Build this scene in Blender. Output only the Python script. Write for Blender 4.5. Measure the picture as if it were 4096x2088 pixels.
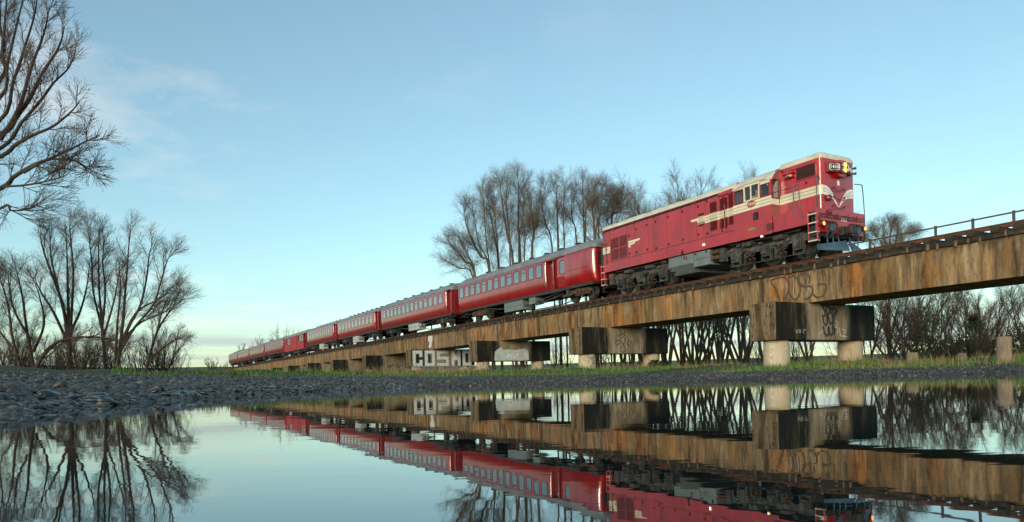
import bpy, math, random
import numpy as np
from mathutils import Vector, Matrix

for o_ in list(bpy.data.objects):
    bpy.data.objects.remove(o_)
SC = bpy.context.scene
COL = SC.collection
R = math.radians

# ------------------------------------------------------------------ camera
EYE = 0.16                       # eye height above the pool
ROLL = R(1.45)
cam = bpy.data.cameras.new('camera')
cam_o = bpy.data.objects.new('camera', cam)
COL.objects.link(cam_o)
SC.camera = cam_o
cam.sensor_width = 36.0
cam.lens = 2780 / 4096 * 36
cam.shift_y = 466 / 4096
cam.clip_start = 0.02
cam.clip_end = 8000
cam_o.matrix_world = Matrix.Translation((0, 0, EYE)) @ Matrix.Rotation(R(90), 4, 'X') @ Matrix.Rotation(-ROLL, 4, 'Z')

# ------------------------------------------------------------------ sky and sun
SUN_AZ = R(203)                  # compass bearing of the low sun, clockwise from +Y (behind the camera)
SUN_EL = R(8)
CLOUD_AT = (12.96, 19.94, 4.0)
world = bpy.data.worlds.new('World')
SC.world = world
world.use_nodes = True
wn, wl = world.node_tree.nodes, world.node_tree.links
bg = wn['Background']
sky = wn.new('ShaderNodeTexSky')
sky.sky_type = 'NISHITA'
sky.sun_disc = False
sky.sun_elevation = SUN_EL
sky.sun_rotation = SUN_AZ
sky.air_density = 1.0
sky.dust_density = 0.6
sky.ozone_density = 2.5
tint = wn.new('ShaderNodeMix'); tint.data_type = 'RGBA'; tint.blend_type = 'MULTIPLY'
tint.inputs[0].default_value = 1.0
wl.new(sky.outputs[0], tint.inputs[6])
tint.inputs[7].default_value = (0.87, 1.025, 0.89, 1)
hs = wn.new('ShaderNodeHueSaturation');  hs.inputs['Saturation'].default_value = 0.88; hs.inputs['Value'].default_value = 1.1
gm = wn.new('ShaderNodeGamma'); gm.inputs[1].default_value = 0.89
wl.new(tint.outputs[2], gm.inputs[0]); wl.new(gm.outputs[0], hs.inputs['Color'])
# thin clouds on a flat layer above the scene
tc = wn.new('ShaderNodeTexCoord')
sep = wn.new('ShaderNodeSeparateXYZ'); wl.new(tc.outputs['Generated'], sep.inputs[0])
zc = wn.new('ShaderNodeMath'); zc.operation = 'MAXIMUM'; zc.inputs[1].default_value = 0.015
wl.new(sep.outputs[2], zc.inputs[0])
zo = wn.new('ShaderNodeMath'); zo.operation = 'ADD'; zo.inputs[1].default_value = 0.06
wl.new(zc.outputs[0], zo.inputs[0])
dx = wn.new('ShaderNodeMath'); dx.operation = 'DIVIDE'; wl.new(sep.outputs[0], dx.inputs[0]); wl.new(zo.outputs[0], dx.inputs[1])
dy = wn.new('ShaderNodeMath'); dy.operation = 'DIVIDE'; wl.new(sep.outputs[1], dy.inputs[0]); wl.new(zo.outputs[0], dy.inputs[1])
cmb0 = wn.new('ShaderNodeCombineXYZ'); wl.new(dx.outputs[0], cmb0.inputs[0]); wl.new(dy.outputs[0], cmb0.inputs[1])
cmb = wn.new('ShaderNodeMapping'); cmb.inputs['Location'].default_value = CLOUD_AT; wl.new(cmb0.outputs[0], cmb.inputs[0])
cn = wn.new('ShaderNodeTexNoise'); cn.inputs['Scale'].default_value = 1.1; cn.inputs['Detail'].default_value = 7
cn.inputs['Roughness'].default_value = 0.62
wl.new(cmb.outputs[0], cn.inputs['Vector'])
cn2 = wn.new('ShaderNodeTexNoise'); cn2.inputs['Scale'].default_value = 0.16; cn2.inputs['Detail'].default_value = 2
wl.new(cmb.outputs[0], cn2.inputs['Vector'])
cm = wn.new('ShaderNodeMath'); cm.operation = 'MULTIPLY'
cr = wn.new('ShaderNodeMapRange'); cr.inputs[1].default_value = 0.5; cr.inputs[2].default_value = 0.78
cr2 = wn.new('ShaderNodeMapRange'); cr2.inputs[1].default_value = 0.46; cr2.inputs[2].default_value = 0.62
wl.new(cn.outputs[0], cr.inputs[0]); wl.new(cn2.outputs[0], cr2.inputs[0])
wl.new(cr.outputs[0], cm.inputs[0]); wl.new(cr2.outputs[0], cm.inputs[1])
cmx = wn.new('ShaderNodeMath'); cmx.operation = 'MULTIPLY'; cmx.inputs[1].default_value = 0.75
wl.new(cm.outputs[0], cmx.inputs[0])
cmix = wn.new('ShaderNodeMix'); cmix.data_type = 'RGBA'
wl.new(cmx.outputs[0], cmix.inputs[0]); wl.new(hs.outputs[0], cmix.inputs[6])
cmix.inputs[7].default_value = (3.5, 3.25, 3.0, 1)
# low grey stratus lying along the horizon
ata = wn.new('ShaderNodeMath'); ata.operation = 'ARCTAN2'; wl.new(sep.outputs[0], ata.inputs[0]); wl.new(sep.outputs[1], ata.inputs[1])
scb = wn.new('ShaderNodeCombineXYZ'); wl.new(ata.outputs[0], scb.inputs[0]); wl.new(sep.outputs[2], scb.inputs[2])
smp = wn.new('ShaderNodeMapping'); smp.inputs['Scale'].default_value = (2.6, 1, 55); smp.inputs['Location'].default_value = (0.9, 0, 0.35); wl.new(scb.outputs[0], smp.inputs[0])
sn = wn.new('ShaderNodeTexNoise'); sn.inputs['Scale'].default_value = 1.0; sn.inputs['Detail'].default_value = 5; wl.new(smp.outputs[0], sn.inputs['Vector'])
sr = wn.new('ShaderNodeMapRange'); sr.inputs[1].default_value = 0.42; sr.inputs[2].default_value = 0.58; wl.new(sn.outputs[0], sr.inputs[0])
sz = wn.new('ShaderNodeMapRange'); sz.inputs[1].default_value = 0.082; sz.inputs[2].default_value = 0.058; wl.new(sep.outputs[2], sz.inputs[0])
sm_ = wn.new('ShaderNodeMath'); sm_.operation = 'MULTIPLY'; wl.new(sr.outputs[0], sm_.inputs[0]); wl.new(sz.outputs[0], sm_.inputs[1])
sm2 = wn.new('ShaderNodeMath'); sm2.operation = 'MULTIPLY'; sm2.inputs[1].default_value = 0.75; wl.new(sm_.outputs[0], sm2.inputs[0])
smix = wn.new('ShaderNodeMix'); smix.data_type = 'RGBA'; wl.new(sm2.outputs[0], smix.inputs[0]); wl.new(cmix.outputs[2], smix.inputs[6])
smix.inputs[7].default_value = (1.75, 2.0, 2.05, 1)
wl.new(smix.outputs[2], bg.inputs[0])
bg.inputs[1].default_value = 0.12

sun = bpy.data.lights.new('sun', 'SUN')
sun.energy = 1.4
sun.angle = R(22)
sun.color = (1.0, 0.80, 0.60)
sun_o = bpy.data.objects.new('sun', sun)
COL.objects.link(sun_o)
sun_dir = Vector((math.sin(SUN_AZ) * math.cos(SUN_EL), math.cos(SUN_AZ) * math.cos(SUN_EL), math.sin(SUN_EL)))
sun_o.rotation_euler = sun_dir.to_track_quat('Z', 'Y').to_euler()

SC.view_settings.view_transform = 'Standard'
SC.view_settings.look = 'None'
SC.view_settings.exposure = 1.35
SC.view_settings.gamma = 1.0
SC.view_settings.use_curve_mapping = False

# ------------------------------------------------------------------ materials
MATS = {}
def ramp_set(node, stops):
    el = node.color_ramp.elements
    while len(el) > 1:
        el.remove(el[-1])
    el[0].position = stops[0][0]; el[0].color = (*stops[0][1], 1)
    for p, c_ in stops[1:]:
        e = el.new(p); e.color = (*c_, 1)

def mat(name, stops, scale=(3, 3, 3), rough=0.6, metal=0.0, bump=0.0, bscale=30, coat=0.0, coat_r=0.1, detail=5,
        spec=0.5, rrange=0.0, nrough=0.6, coords='Object', distort=0.0, coat_ior=1.5):
    m = bpy.data.materials.new(name); m.use_nodes = True
    n, l = m.node_tree.nodes, m.node_tree.links
    b = n['Principled BSDF']
    b.inputs['Roughness'].default_value = rough
    b.inputs['Metallic'].default_value = metal
    b.inputs['Specular IOR Level'].default_value = spec
    b.inputs['Coat Weight'].default_value = coat
    b.inputs['Coat Roughness'].default_value = coat_r
    b.inputs['Coat IOR'].default_value = coat_ior
    if isinstance(stops, tuple):
        stops = [(0.35, tuple(v * 0.82 for v in stops)), (0.65, tuple(min(1, v * 1.15) for v in stops))]
    t = n.new('ShaderNodeTexCoord')
    mp = n.new('ShaderNodeMapping'); mp.inputs['Scale'].default_value = scale
    l.new(t.outputs[coords], mp.inputs[0])
    tx = n.new('ShaderNodeTexNoise'); tx.inputs['Scale'].default_value = 1.0; tx.inputs['Detail'].default_value = detail
    tx.inputs['Roughness'].default_value = nrough; tx.inputs['Distortion'].default_value = distort
    l.new(mp.outputs[0], tx.inputs['Vector'])
    rp = n.new('ShaderNodeValToRGB'); ramp_set(rp, stops)
    l.new(tx.outputs[0], rp.inputs[0]); l.new(rp.outputs[0], b.inputs['Base Color'])
    if rrange:
        mr = n.new('ShaderNodeMapRange'); mr.inputs[1].default_value = 0.3; mr.inputs[2].default_value = 0.7
        mr.inputs[3].default_value = max(0.02, rough - rrange); mr.inputs[4].default_value = min(1, rough + rrange)
        l.new(tx.outputs[0], mr.inputs[0]); l.new(mr.outputs[0], b.inputs['Roughness'])
    if bump:
        t2 = n.new('ShaderNodeTexNoise'); t2.inputs['Scale'].default_value = bscale; t2.inputs['Detail'].default_value = 4
        l.new(t.outputs[coords], t2.inputs['Vector'])
        bp = n.new('ShaderNodeBump'); bp.inputs['Strength'].default_value = bump; bp.inputs['Distance'].default_value = 0.03
        l.new(t2.outputs[0], bp.inputs['Height']); l.new(bp.outputs[0], b.inputs['Normal'])
        if coat: l.new(bp.outputs[0], b.inputs['Coat Normal'])
    MATS[name] = m
    return m
def per_island(name, lo, hi):
    m = MATS[name]; n, l = m.node_tree.nodes, m.node_tree.links
    b = n['Principled BSDF']; src = b.inputs['Base Color'].links[0].from_socket
    g = n.new('ShaderNodeNewGeometry'); mr = n.new('ShaderNodeMapRange'); mr.inputs[3].default_value = lo; mr.inputs[4].default_value = hi
    l.new(g.outputs['Random Per Island'], mr.inputs[0])
    mx = n.new('ShaderNodeMix'); mx.data_type = 'RGBA'; mx.blend_type = 'MULTIPLY'; mx.inputs[0].default_value = 1.0
    l.new(src, mx.inputs[6]); l.new(mr.outputs[0], mx.inputs[7]); l.new(mx.outputs[2], b.inputs['Base Color'])

mat('loco_red', [(0.28, (0.20, 0.004, 0.006)), (0.45, (0.33, 0.007, 0.010)), (0.58, (0.39, 0.010, 0.014)), (0.74, (0.47, 0.022, 0.028))], (1.6, 1.6, 0.6), rough=0.34, coat=1.0, coat_r=0.14, bump=0.30, bscale=1.7, rrange=0.1, coat_ior=1.55)
mat('coach_red', [(0.28, (0.17, 0.004, 0.006)), (0.5, (0.29, 0.004, 0.007)), (0.72, (0.38, 0.008, 0.012))], (3.0, 3.0, 0.7), rough=0.28, coat=1.0, coat_r=0.15, bump=0.08, bscale=1.6, coat_ior=1.95)
mat('van_red', [(0.3, (0.26, 0.008, 0.014)), (0.7, (0.36, 0.014, 0.022))], (1.0, 1.0, 1.5), rough=0.55, bump=0.05, bscale=3)
mat('coach_end_red', [(0.3, (0.16, 0.007, 0.012)), (0.7, (0.23, 0.010, 0.016))], (2, 2, 2), rough=0.4, coat=0.3)
mat('maroon', [(0.3, (0.10, 0.012, 0.016)), (0.7, (0.16, 0.02, 0.024))], (2, 2, 2), rough=0.45, coat=0.2)
mat('orange_edge', (0.30, 0.03, 0.02), (4, 4, 1), rough=0.3, coat=0.8)
mat('cream', [(0.3, (0.60, 0.55, 0.40)), (0.7, (0.74, 0.69, 0.53))], (2, 2, 2), rough=0.4, coat=0.2)
mat('cream_roof', [(0.3, (0.46, 0.43, 0.34)), (0.55, (0.62, 0.58, 0.46)), (0.75, (0.68, 0.64, 0.52))], (1.6, 2.5, 2), rough=0.5, bump=0.05, bscale=8)
mat('white_paint', (0.75, 0.76, 0.74), rough=0.45)
mat('black_iron', [(0.3, (0.012, 0.013, 0.014)), (0.55, (0.035, 0.035, 0.034)), (0.75, (0.075, 0.062, 0.048))], (5, 5, 5), rough=0.6, bump=0.25, bscale=35, rrange=0.2)
mat('dark_iron', [(0.3, (0.008, 0.008, 0.009)), (0.7, (0.025, 0.024, 0.022))], (5, 5, 5), rough=0.7)
mat('frame_iron', [(0.3, (0.016, 0.018, 0.018)), (0.5, (0.045, 0.046, 0.043)), (0.66, (0.10, 0.095, 0.08)), (0.78, (0.20, 0.165, 0.12))], (4, 4, 4), rough=0.55, bump=0.3, bscale=28, rrange=0.15)
mat('rusty_iron', [(0.3, (0.03, 0.02, 0.015)), (0.55, (0.08, 0.045, 0.025)), (0.75, (0.16, 0.075, 0.03))], (5, 5, 5), rough=0.75, bump=0.3, bscale=30)
mat('grey_box', [(0.3, (0.10, 0.13, 0.135)), (0.7, (0.17, 0.21, 0.215))], (2.5, 2.5, 2.5), rough=0.5, coat=0.15, bump=0.06, bscale=6)
mat('pale_box', [(0.3, (0.30, 0.34, 0.33)), (0.6, (0.42, 0.46, 0.44))], (4, 4, 4), rough=0.6)
mat('blue_plough', [(0.3, (0.02, 0.05, 0.075)), (0.7, (0.055, 0.11, 0.15))], (4, 4, 4), rough=0.5)
mat('roof_grey', [(0.3, (0.12, 0.135, 0.138)), (0.5, (0.175, 0.195, 0.20)), (0.75, (0.25, 0.27, 0.27))], (1.2, 3.0, 2.0), rough=0.5, bump=0.08, bscale=9, rrange=0.12)
mat('roof_green', [(0.3, (0.09, 0.105, 0.09)), (0.7, (0.16, 0.18, 0.155))], (1.0, 3.0, 2.0), rough=0.45, bump=0.06, bscale=9)
mat('interior', (0.16, 0.14, 0.11), rough=0.8)
mat('dark_slot', (0.010, 0.010, 0.012), rough=0.8)
mat('grille_dark', [(0.3, (0.03, 0.012, 0.012)), (0.7, (0.07, 0.022, 0.02))], (6, 6, 6), rough=0.6)
mat('rail_rust', [(0.3, (0.075, 0.028, 0.014)), (0.6, (0.16, 0.062, 0.028))], (2, 8, 8), rough=0.65, metal=0.3)
mat('rail_head', (0.45, 0.42, 0.40), rough=0.25, metal=0.9)
mat('timber', [(0.3, (0.010, 0.009, 0.007)), (0.52, (0.024, 0.019, 0.013)), (0.66, (0.06, 0.044, 0.026)), (0.78, (0.14, 0.10, 0.05))], (2.0, 9, 9), rough=0.9, bump=0.5, bscale=24)
mat('pale_timber', [(0.3, (0.06, 0.045, 0.025)), (0.7, (0.20, 0.15, 0.085))], (5, 9, 9), rough=0.9, bump=0.4, bscale=24)
mat('handrail_steel', (0.10, 0.095, 0.09), rough=0.6, metal=0.4)
mat('chrome', (0.55, 0.53, 0.50), rough=0.3, metal=0.8)
mat('brass', (0.45, 0.30, 0.08), rough=0.4, metal=0.6)
mat('skin', (0.42, 0.24, 0.17), rough=0.6)
mat('hivis_yellow', (0.70, 0.62, 0.02), rough=0.7)
mat('hair_dark', (0.03, 0.02, 0.015), rough=0.8)
mat('trousers_dark', (0.02, 0.025, 0.04), rough=0.8)
mat('graffiti_black', [(0.3, (0.012, 0.014, 0.015)), (0.7, (0.03, 0.033, 0.033))], (6, 6, 6), rough=0.6)
mat('graffiti_faded', [(0.3, (0.055, 0.04, 0.022)), (0.7, (0.10, 0.07, 0.04))], (6, 6, 6), rough=0.8)
mat('graffiti_white', [(0.3, (0.42, 0.45, 0.44)), (0.7, (0.62, 0.65, 0.63))], (5, 5, 5), rough=0.7)
mat('graffiti_grey', [(0.3, (0.33, 0.40, 0.39)), (0.7, (0.52, 0.58, 0.56))], (3, 3, 3), rough=0.7)
mat('graffiti_teal', [(0.3, (0.10, 0.16, 0.17)), (0.7, (0.2, 0.27, 0.28))], (3, 3, 3), rough=0.7)
mat('stump_concrete', [(0.3, (0.10, 0.085, 0.06)), (0.5, (0.22, 0.18, 0.13)), (0.7, (0.32, 0.27, 0.20))], (4, 4, 1.2), rough=0.9, bump=0.3, bscale=14)
mat('bark', [(0.3, (0.018, 0.013, 0.010)), (0.6, (0.045, 0.032, 0.023)), (0.8, (0.075, 0.058, 0.042))], (4, 4, 1.5), rough=0.9, bump=0.4, bscale=12)
mat('twig', [(0.3, (0.045, 0.032, 0.024)), (0.7, (0.10, 0.072, 0.050))], (2, 2, 2), rough=0.85)
mat('bark_pale', [(0.3, (0.055, 0.042, 0.03)), (0.6, (0.125, 0.095, 0.062)), (0.8, (0.18, 0.14, 0.09))], (3, 3, 1), rough=0.9)
mat('twig_pale', [(0.3, (0.085, 0.070, 0.048)), (0.7, (0.17, 0.14, 0.09))], (1, 1, 1), rough=0.85)
mat('leaf_dark', [(0.3, (0.014, 0.024, 0.010)), (0.7, (0.045, 0.062, 0.022))], (2, 2, 2), rough=0.6)
mat('grass_blade', [(0.28, (0.028, 0.072, 0.008)), (0.5, (0.055, 0.14, 0.014)), (0.72, (0.12, 0.17, 0.03))], (0.22, 0.22, 0.22), rough=0.6, detail=3)
mat('dry_grass', [(0.3, (0.16, 0.11, 0.05)), (0.7, (0.34, 0.26, 0.14))], (0.9, 0.9, 0.9), rough=0.8)
mat('ground_grass', [(0.3, (0.03, 0.028, 0.014)), (0.5, (0.032, 0.052, 0.012)), (0.7, (0.055, 0.085, 0.016))], (0.3, 0.3, 0.3), rough=0.95, bump=0.6, bscale=6)
mat('hill_grass', [(0.3, (0.03, 0.034, 0.016)), (0.7, (0.06, 0.10, 0.022))], (0.03, 0.03, 0.03), rough=0.95)
mat('gravel', [(0.3, (0.010, 0.010, 0.009)), (0.5, (0.026, 0.027, 0.024)), (0.7, (0.065, 0.065, 0.056))], (9, 9, 9), rough=0.6, bump=0.9, bscale=16, detail=6)
mat('stone', [(0.28, (0.012, 0.014, 0.013)), (0.45, (0.028, 0.031, 0.028)), (0.6, (0.055, 0.058, 0.051)), (0.75, (0.11, 0.11, 0.094))], (6, 6, 6), rough=0.45, bump=0.12, bscale=40, rrange=0.18, detail=3)

mat('stone_wet', [(0.28, (0.008, 0.011, 0.011)), (0.5, (0.020, 0.025, 0.024)), (0.7, (0.042, 0.048, 0.045))], (6, 6, 6), rough=0.16, bump=0.1, bscale=40, rrange=0.1, detail=3)
per_island('stone', 0.45, 1.9); per_island('stone_wet', 0.5, 1.8)
def concrete(name, kind):
    m = bpy.data.materials.new(name); m.use_nodes = True
    n, l = m.node_tree.nodes, m.node_tree.links
    b = n['Principled BSDF']; b.inputs['Roughness'].default_value = 0.88; b.inputs['Specular IOR Level'].default_value = 0.25
    t = n.new('ShaderNodeTexCoord')
    def noise(sc, det, rg=0.6, w=0.0):
        mp = n.new('ShaderNodeMapping'); mp.inputs['Scale'].default_value = sc; mp.inputs['Location'].default_value = (w, w * 1.7, 0)
        l.new(t.outputs['Object'], mp.inputs[0])
        x = n.new('ShaderNodeTexNoise'); x.inputs['Scale'].default_value = 1; x.inputs['Detail'].default_value = det; x.inputs['Roughness'].default_value = rg
        l.new(mp.outputs[0], x.inputs['Vector']); return x.outputs[0]
    def ramp(src, stops):
        rp = n.new('ShaderNodeValToRGB'); ramp_set(rp, stops); l.new(src, rp.inputs[0]); return rp.outputs[0]
    def mix(f, a, c_, mode='MIX'):
        x = n.new('ShaderNodeMix'); x.data_type = 'RGBA'; x.blend_type = mode
        if isinstance(f, float): x.inputs[0].default_value = f
        else: l.new(f, x.inputs[0])
        for s_, i in ((a, 6), (c_, 7)):
            if isinstance(s_, tuple): x.inputs[i].default_value = (*s_, 1)
            else: l.new(s_, x.inputs[i])
        return x.outputs[2]
    G = lambda v: (v, v, v)
    if kind == 'girder':
        base = ramp(noise((1.3, 1.3, 0.22), 6, 0.66), [(0.28, (0.085, 0.055, 0.026)), (0.40, (0.19, 0.118, 0.048)), (0.48, (0.17, 0.125, 0.072)), (0.56, (0.285, 0.19, 0.088)), (0.66, (0.15, 0.115, 0.072)), (0.76, (0.26, 0.21, 0.13))])
        orange = ramp(noise((0.9, 0.9, 0.2), 6, 0.68, 7.3), [(0.49, G(0.0)), (0.62, G(0.85))])
        c1 = mix(orange, base, (0.34, 0.135, 0.028))
        fine = ramp(noise((6, 6, 0.55), 6, 0.72, 3.1), [(0.33, G(0.48)), (0.5, G(0.98)), (0.68, G(1.5))])
        c2 = mix(1.0, c1, fine, 'MULTIPLY')
        dark = ramp(noise((2.6, 2.6, 0.4), 6, 0.72, 13.7), [(0.50, G(0.0)), (0.62, G(0.85))])
        c3 = mix(dark, c2, (0.045, 0.030, 0.017))
        pale = ramp(noise((2.4, 2.4, 0.6), 6, 0.78, 21.0), [(0.54, G(0.0)), (0.66, G(0.75))])
        c4 = mix(pale, c3, (0.33, 0.28, 0.20))
        speck = ramp(noise((16, 16, 11), 5, 0.75, 2.0), [(0.56, G(0.0)), (0.68, G(0.65))])
        c5 = mix(speck, c4, (0.065, 0.046, 0.026))
        # mossy drip stains hanging from the top edge
        sp = n.new('ShaderNodeSeparateXYZ'); l.new(t.outputs['Object'], sp.inputs[0])
        ad = n.new('ShaderNodeMath'); ad.operation = 'MULTIPLY_ADD'; ad.inputs[1].default_value = 2.2; l.new(noise((3.5, 3.5, 0.3), 5, 0.7, 31.0), ad.inputs[0]); l.new(sp.outputs[2], ad.inputs[2])
        mr = n.new('ShaderNodeMapRange'); mr.inputs[1].default_value = 4.50; mr.inputs[2].default_value = 4.75; mr.inputs[4].default_value = 0.75; l.new(ad.outputs[0], mr.inputs[0])
        out = mix(mr.outputs[0], c5, (0.05, 0.042, 0.02))
    elif kind == 'pier':
        base = ramp(noise((1.2, 1.2, 0.45), 6, 0.68), [(0.3, (0.10, 0.078, 0.045)), (0.45, (0.20, 0.165, 0.11)), (0.58, (0.28, 0.245, 0.175)), (0.72, (0.16, 0.13, 0.08))])
        # rain-blackened ends (the middle is sheltered by the deck)
        sp = n.new('ShaderNodeSeparateXYZ'); l.new(t.outputs['Object'], sp.inputs[0])
        ab = n.new('ShaderNodeMath'); ab.operation = 'ABSOLUTE'; l.new(sp.outputs[1], ab.inputs[0])
        ad = n.new('ShaderNodeMath'); ad.operation = 'MULTIPLY_ADD'; ad.inputs[1].default_value = 1.1; ad.inputs[2].default_value = -0.55
        l.new(noise((2.2, 2.2, 0.5), 5, 0.65, 5.0), ad.inputs[0])
        sm = n.new('ShaderNodeMath'); sm.operation = 'ADD'; l.new(ab.outputs[0], sm.inputs[0]); l.new(ad.outputs[0], sm.inputs[1])
        mr = n.new('ShaderNodeMapRange'); mr.inputs[1].default_value = 0.95; mr.inputs[2].default_value = 1.25; l.new(sm.outputs[0], mr.inputs[0])
        blk = ramp(noise((3.0, 3.0, 0.55), 6, 0.7, 9.0), [(0.30, (0.004, 0.005, 0.006)), (0.52, (0.012, 0.013, 0.011)), (0.62, (0.035, 0.034, 0.020)), (0.75, (0.10, 0.09, 0.055))])
        c1 = mix(mr.outputs[0], base, blk)
        fine = ramp(noise((8, 8, 0.6), 5, 0.7, 3.0), [(0.35, G(0.7)), (0.65, G(1.25))])
        out = mix(1.0, c1, fine, 'MULTIPLY')
    elif kind == 'pier_end':
        base = ramp(noise((2.2, 2.2, 0.4), 6, 0.66), [(0.3, (0.03, 0.024, 0.012)), (0.44, (0.095, 0.066, 0.032)), (0.52, (0.20, 0.155, 0.095)), (0.6, (0.085, 0.06, 0.03)), (0.72, (0.26, 0.16, 0.06))])
        spk = ramp(noise((10, 10, 5), 6, 0.75, 4.0), [(0.52, G(0.0)), (0.62, G(0.9))])
        out = mix(spk, base, (0.03, 0.026, 0.016))
    else:
        base = ramp(noise((1.6, 1.6, 0.7), 5, 0.6), [(0.3, (0.26, 0.21, 0.14)), (0.5, (0.40, 0.35, 0.25)), (0.7, (0.50, 0.44, 0.32))])
        spk = ramp(noise((4, 4, 1.2), 5, 0.7, 4.0), [(0.55, G(0.0)), (0.7, G(0.6))])
        out = mix(spk, base, (0.12, 0.10, 0.06))
    l.new(out, b.inputs['Base Color'])
    bp = n.new('ShaderNodeBump'); bp.inputs['Strength'].default_value = 0.45; bp.inputs['Distance'].default_value = 0.03
    l.new(noise((12, 12, 5), 6, 0.7, 1.0), bp.inputs['Height']); l.new(bp.outputs[0], b.inputs['Normal'])
    MATS[name] = m
for nm, kd in (('girder_concrete', 'girder'), ('pier_concrete', 'pier'), ('pier_end_concrete', 'pier_end'), ('column_concrete', 'column')):
    concrete(nm, kd)

def glass(name, tintc, gl=0.12, rough=0.02):
    m = bpy.data.materials.new(name); m.use_nodes = True
    n, l = m.node_tree.nodes, m.node_tree.links
    n.remove(n['Principled BSDF'])
    tr = n.new('ShaderNodeBsdfTransparent'); tr.inputs[0].default_value = (*tintc, 1)
    gb = n.new('ShaderNodeBsdfGlossy'); gb.inputs['Roughness'].default_value = rough
    fr = n.new('ShaderNodeFresnel'); fr.inputs[0].default_value = 1.5
    ad = n.new('ShaderNodeMath'); ad.operation = 'MULTIPLY_ADD'; ad.inputs[1].default_value = 1.7; ad.inputs[2].default_value = gl - 0.04
    ad.use_clamp = True
    mx = n.new('ShaderNodeMixShader')
    l.new(fr.outputs[0], ad.inputs[0]); l.new(ad.outputs[0], mx.inputs[0]); l.new(tr.outputs[0], mx.inputs[1]); l.new(gb.outputs[0], mx.inputs[2])
    l.new(mx.outputs[0], n['Material Output'].inputs[0])
    MATS[name] = m
glass('window_glass', (0.72, 0.84, 0.82), 0.45)
glass('far_glass', (0.30, 0.32, 0.30), 0.03, 0.1)
glass('cab_glass', (0.90, 0.95, 0.96), 0.08)

def emit(name, col, st):
    m = bpy.data.materials.new(name); m.use_nodes = True
    b = m.node_tree.nodes['Principled BSDF']
    b.inputs['Base Color'].default_value = (*col, 1)
    b.inputs['Emission Color'].default_value = (*col, 1)
    b.inputs['Emission Strength'].default_value = st
    MATS[name] = m
emit('lamp_warm', (1.0, 0.30, 0.035), 2.0)
emit('lamp_amber', (1.0, 0.26, 0.03), 1.8)
emit('lamp_dim', (1.0, 0.78, 0.45), 2.0)

def water_mat():
    m = bpy.data.materials.new('water'); m.use_nodes = True
    n, l = m.node_tree.nodes, m.node_tree.links
    b = n['Principled BSDF']
    b.inputs['Base Color'].default_value = (0.010, 0.018, 0.018, 1)
    b.inputs['Roughness'].default_value = 0.012
    b.inputs['IOR'].default_value = 1.9
    b.inputs['Specular IOR Level'].default_value = 0.8
    t = n.new('ShaderNodeTexCoord')
    mp = n.new('ShaderNodeMapping'); mp.inputs['Scale'].default_value = (0.55, 1.6, 1); l.new(t.outputs['Object'], mp.inputs[0])
    x1 = n.new('ShaderNodeTexNoise'); x1.inputs['Scale'].default_value = 3.2; x1.inputs['Detail'].default_value = 3; x1.inputs['Roughness'].default_value = 0.5
    l.new(mp.outputs[0], x1.inputs['Vector'])
    bp = n.new('ShaderNodeBump'); bp.inputs['Strength'].default_value = 0.010; bp.inputs['Distance'].default_value = 0.05
    l.new(x1.outputs[0], bp.inputs['Height']); l.new(bp.outputs[0], b.inputs['Normal'])
    MATS['water'] = m
water_mat()

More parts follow.
